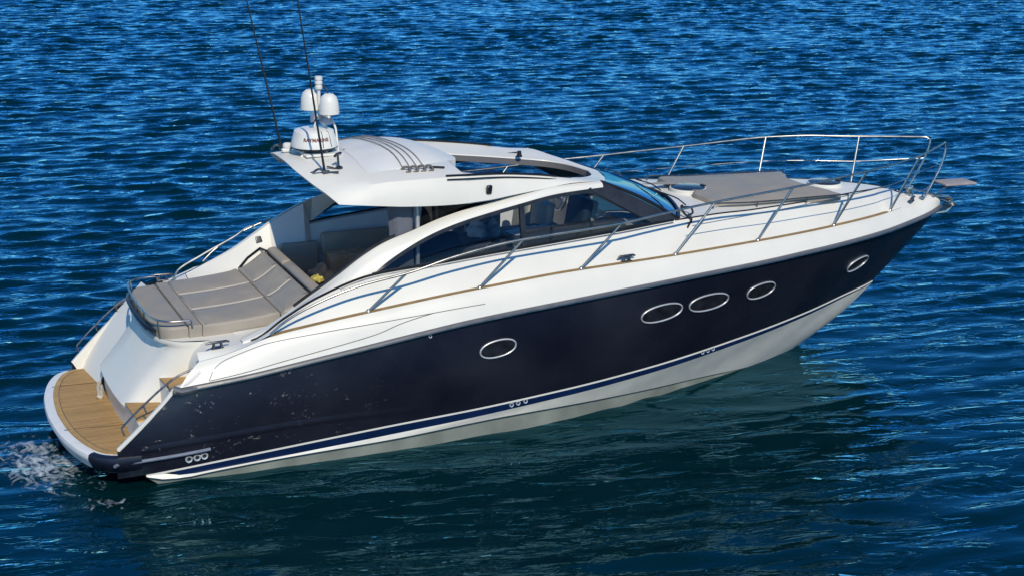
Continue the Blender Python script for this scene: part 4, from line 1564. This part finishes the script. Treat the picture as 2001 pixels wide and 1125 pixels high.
# ------------------------------------------------------------------ bow rails
RR = [(2.60, 1.80, 1.69), (2.75, 1.82, 1.82), (3.07, 1.86, 2.0), (3.72, 1.90, 2.22), (4.38, 1.93, 2.335), (5.0, 1.95, 2.49), (5.85, 1.96, 2.62), (7.43, 1.90, 2.70), (8.0, 1.83, 2.75), (8.8, 1.71, 2.80), (9.6, 1.63, 2.845),
      (10.4, 1.55, 2.886), (11.2, 1.45, 2.94), (11.6, 1.385, 2.965), (12, 1.28, 2.98), (12.4, 1.14, 2.99), (12.8, .95, 2.99), (13.2, .74, 2.998), (13.6, .5, 3.013), (14.0, .24, 3.028)]
ryf = lambda x: float(pch(RR, x, 1))
rzf = lambda x: float(pch(RR, x, 2))
for s in (-1, 1):
    x = np.concatenate([np.linspace(2.6, 4.4, 16), np.linspace(4.5, 13.9, 70)])
    P = [(a, s * ryf(a), rzf(a)) for a in x]
    end = [(14.0, s * .235, 3.025), (14.05, s * .20, 2.99), (14.05, s * .20, 2.93), (13.99, s * .215, 2.70), (13.86, s * .23, 2.45), (13.70, s * .235, 2.18)]
    P += [tuple(q) for q in crv(end, 14)]
    rl = MB().tube(P, .017, 8).build('bow_rail', STEEL, yacht, angle=60)
    tops = (4.34, 5.94, 7.40, 8.95, 10.30, 11.70, 13.10)
    bases = (3.87, 5.38, 6.86, 8.36, 9.82, 11.38, 12.80)
    for tx, bx in zip(tops, bases):
        b = np.array([bx, float(gy(bx)) - .025, float(gz(bx)) + .01])
        t = np.array([tx, ryf(tx), rzf(tx)])
        so = MB().tube([(b[0], s * b[1], b[2]), (t[0], s * t[1], t[2])], .018, 8)
        so.lathe([(.035, 0), (.033, .012), (.016, .03)], T(b[0], s * b[1], b[2] - .002), 12)
        so.build('stanchion', STEEL, rl, angle=60)
    # intermediate rail: thin, about half height
    mr_ = []
    for a in np.linspace(8.7, 13.0, 30):
        g = np.array([a - .25, float(gy(a - .25)) - .025, float(gz(a - .25))])
        t = np.array([a, ryf(a), rzf(a)])
        q = g * .42 + t * .58
        mr_.append((q[0], s * q[1], q[2]))
    mr_ += [(13.5, s * .42, 2.66), (13.98, s * .215, 2.69)]
    MB().tube(crv(mr_, 50), .0065, 6).build('mid_rail', STEEL, rl, angle=60)

# aft port quarter handrail (and its twin)
for s in (-1, 1):
    if s > 0:
        P = crv([(2.10, 1.50, 1.53), (2.15, 1.49, 1.66), (2.5, 1.50, 1.86), (3.0, 1.49, 2.10), (3.25, 1.47, 2.24), (3.3, 1.44, 2.2)], 24)
        q = MB().tube(P, .015, 8)
        q.lathe([(.04, 0), (.035, .02), (.016, .03)], T(2.10, 1.50, 1.525), 12)
        q.build('quarter_rail', STEEL, yacht)
# two small fittings on the port wing face
MB().rbox((.12, .015, .09), T(3.30, 1.235, 2.09) @ RZ(8) @ RX(-28), .03).build('wing_lamp', DULLSTEEL, yacht)
MB().rbox((.09, .012, .22), T(3.40, 1.165, 1.92) @ RZ(8) @ RX(-24), .01).build('wing_vent', RUBBER, yacht)

# ------------------------------------------------------------------ cleats
def cleat(loc, rz, sc=1.0, tilt=0):
    M = T(*loc) @ RZ(rz) @ RX(tilt)
    m = MB()
    q = lambda p: tuple(M @ (Vector(p) * sc))
    m.tube([q(p) for p in ((-.15, 0, .075), (-.11, 0, .088), (0, 0, .085), (.11, 0, .088), (.15, 0, .075))], [.012, .017, .019, .017, .012], 8)
    for sx_ in (-.045, .045):
        m.tube([q((sx_, 0, .085)), q((sx_ * 1.15, 0, .0))], [.016, .022], 8)
    m.rbox((.16, .05, .012), M @ T(0, 0, .006), .004)
    return m.build('cleat', DULLSTEEL, yacht, angle=60)


for s in (-1, 1):
    cleat((1.98, s * 1.60, 1.525), 4 * -s, 1.0, 8 * -s)
    cleat((7.57, s * (float(gy(7.57)) - .03), float(gz(7.57)) + .015), 5 * -s, .9)
    cleat((13.42, s * .27, 2.13), 36 * -s, .75, 10 * -s)

# ------------------------------------------------------------------ bow gear: gangplank, roller, anchor, windlass
gp = MB()
z0 = 2.27
gp.rbox((.62, .36, .035), T(14.50, .06, 2.285) @ RY(1.5), .008)
gpo = gp.build('bow_plank', simple('weathered_plank', (.36, .315, .295), .7, var=.15, scale=7), yacht)
sp_ = MB()
for y in (-.10, .20):
    sp_.tube([(13.98, y, 2.13), (14.25, y + .02, 2.27)], .016, 6)
sp_.build('plank_strut', STEEL, gpo)
an = MB()
an.tube([(13.95, 0, 2.15), (14.38, 0, 2.04)], .030, 8)
an.rbox((.42, .12, .05), T(14.18, 0, 2.09) @ RY(10), .012)
an.tube([(14.38, -.03, 2.06), (14.42, -.03, 1.93), (14.30, -.02, 1.84), (14.10, 0, 1.82)], [.03, .035, .045, .02], 8)
an.add([(14.42, -.16, 1.98), (14.42, .16, 1.98), (14.10, 0, 1.80), (14.36, 0, 1.86)], [(0, 1, 3), (1, 2, 3), (2, 0, 3), (0, 2, 1)])
an.tube([(14.33, -.10, 2.0), (14.33, .10, 2.0)], .035, 10)
an.build('anchor', STEEL, yacht, angle=40)
wl = MB().lathe([(.09, 0), (.085, .04), (.05, .06), (.05, .10), (.075, .12), (.07, .15), (0, .155)], T(13.55, 0, 2.16), 18)
wl.tube(crv([(13.62, .03, 2.26), (13.75, .02, 2.22), (13.95, 0, 2.17)], 6), .016, 6)
wl.build('windlass', STEEL, yacht, angle=50)
MB().lathe([(.05, 0), (.048, .02), (0, .03)], T(13.72, -.14, 2.13), 14).build('filler_cap', STEEL, yacht)

# ================================================================== loose things aboard
def crumple(name, loc, size, mat, seed, label, cat):
    r = np.random.default_rng(seed)
    bm = bmesh.new()
    bmesh.ops.create_icosphere(bm, subdivisions=4, radius=1)
    ph = r.uniform(0, 6.28, (6, 3))
    fr = r.uniform(2, 6, (6, 3))
    for v in bm.verts:
        d = sum(math.sin(fr[k][0] * v.co.x + ph[k][0]) * math.sin(fr[k][1] * v.co.y + ph[k][1]) * math.sin(fr[k][2] * v.co.z + ph[k][2]) for k in range(6)) * .16
        v.co *= 1 + d
        v.co = Vector((v.co.x * size[0], v.co.y * size[1], max(-.15, v.co.z) * size[2]))
    me = bpy.data.meshes.new(name)
    bm.to_mesh(me)
    bm.free()
    me.polygons.foreach_set('use_smooth', [True] * len(me.polygons))
    me.materials.append(mat)
    o = bpy.data.objects.new(name, me)
    col.objects.link(o)
    o.location = loc
    tag(o, label, cat)
    return o


crumple('jacket', (3.64, -.50, 1.95), (.15, .24, .18), DARKCLOTH, 3, 'crumpled dark grey jacket slung over the cockpit seat back', 'jacket')
crumple('towel', (3.57, -.66, 1.99), (.08, .11, .07), YELLOW, 5, 'yellow cloth bundled on the seat back beside the dark jacket', 'towel')
crumple('kit_bag', (5.84, -.66, 2.40), (.15, .13, .16), PAPER, 8, 'white and black rounded bag seen through the side window', 'bag')
# sheets of paper on the cabin seat
for i, (x, y, z, r_) in enumerate(((6.50, -.62, 2.36, 12),)):
    pa = MB()
    for k in range(3):
        pa.rbox((.42, .30, .008), T(x + .14 * k, y - .06 * k, z + .012 * k) @ RZ(r_ + 9 * k) @ RY(-3), 0)
    tag(pa.build('papers', PAPER), 'loose white papers spread out behind the starboard side window', 'papers')
MB().rbox((.95, .7, .05), T(6.7, -.60, 2.33), .01).build('chart_table', DARKPAD, cab)
# black rope tied at the windscreen foot
ro = MB().tube(crv([(8.83, -.98, 2.60), (8.78, -1.10, 2.64), (8.72, -1.20, 2.60), (8.74, -1.27, 2.55), (8.80, -1.33, 2.50), (8.74, -1.38, 2.44), (8.70, -1.40, 2.38), (8.72, -1.42, 2.34)], 40), .016, 6)
ro.tube(crv([(8.80, -1.02, 2.60), (8.88, -1.16, 2.62), (8.86, -1.26, 2.57), (8.76, -1.30, 2.55)], 24), .014, 6)
tag(ro.build('rope', BLACKROPE), 'black rope hanging over the starboard foot of the windscreen', 'rope')
rp = MB().tube(crv([(1.0, 1.05, PZ + .03), (.93, .95, PZ + .035), (.86, .72, PZ + .03), (.84, .55, PZ + .035), (.82, .42, PZ + .03), (.80, .36, PZ + .05), (.83, .34, PZ + .03), (.87, .50, PZ + .04), (.92, .80, PZ + .03)], 50), .024, 6)
tag(rp.build('rope', ROPE), 'pale rope lying on the teak swim platform against the transom', 'rope')

# ------------------------------------------------------------------ foam by the stern
def foam_material():
    m, nt, p = new_mat('foam')
    L = nt.links
    tc = mnode(nt, 'ShaderNodeTexCoord')
    mp = mnode(nt, 'ShaderNodeMapping')
    mp.inputs['Scale'].default_value = (1.6, 1, 1)
    L.new(tc.outputs['Object'], mp.inputs['Vector'])
    n = mnode(nt, 'ShaderNodeTexNoise')
    n.inputs['Scale'].default_value = 4.2
    n.inputs['Detail'].default_value = 6
    n.inputs['Roughness'].default_value = .6
    n.inputs['Distortion'].default_value = 1.3
    L.new(mp.outputs[0], n.inputs['Vector'])
    at = mnode(nt, 'ShaderNodeAttribute', attribute_name='foam_amount')
    ad_ = mnode(nt, 'ShaderNodeMath', operation='MULTIPLY_ADD')
    L.new(at.outputs['Fac'], ad_.inputs[0])
    ad_.inputs[1].default_value = .42
    L.new(n.outputs[0], ad_.inputs[2])
    r = mnode(nt, 'ShaderNodeMapRange')
    r.inputs['From Min'].default_value = .79
    r.inputs['From Max'].default_value = 1.08
    r.inputs['To Max'].default_value = .75
    L.new(ad_.outputs[0], r.inputs['Value'])
    L.new(r.outputs[0], p.inputs['Alpha'])
    p.inputs['Base Color'].default_value = (.76, .86, .90, 1)
    p.inputs['Roughness'].default_value = .8
    return m


PX, PY, PZs = SEA_H
mask = (PX > -3.2) & (PX < 3.4) & (PY > -3.6) & (PY < 3.4)
ii = np.where(mask.any(1))[0]
jj = np.where(mask.any(0))[0]
sx_, sy_, sz_ = PX[ii[0]:ii[-1], jj[0]:jj[-1]], PY[ii[0]:ii[-1], jj[0]:jj[-1]], PZs[ii[0]:ii[-1], jj[0]:jj[-1]]
den = np.exp(-(((sx_ + .15 + .15 * sy_) / .75) ** 2 + ((sy_ + .55) / 1.3) ** 2)) + .45 * np.exp(-(((sx_ - .5) / .9) ** 2 + ((sy_ + 2.25) / .28) ** 2))
fm = MB()
keep = den > .16
idx = -np.ones(den.shape, int)
F_ = []
for i in range(den.shape[0] - 1):
    for j in range(den.shape[1] - 1):
        if keep[i:i + 2, j:j + 2].all():
            F_.append(((i, j), (i + 1, j), (i + 1, j + 1), (i, j + 1)))
used = sorted({q for f in F_ for q in f})
for n_, q in enumerate(used):
    idx[q] = n_
fm.add([(sx_[q], sy_[q], sz_[q] + .015) for q in used], [tuple(int(idx[q]) for q in f) for f in F_])
den = np.array([den[q] for q in used])
fo_ = fm.build('foam', foam_material(), smooth=True, angle=180)
at = fo_.data.attributes.new('foam_amount', 'FLOAT', 'POINT')
at.data.foreach_set('value', den.astype(np.float32).ravel())
tag(fo_, 'white foam patches on the water behind the swim platform', 'foam', kind='stuff')
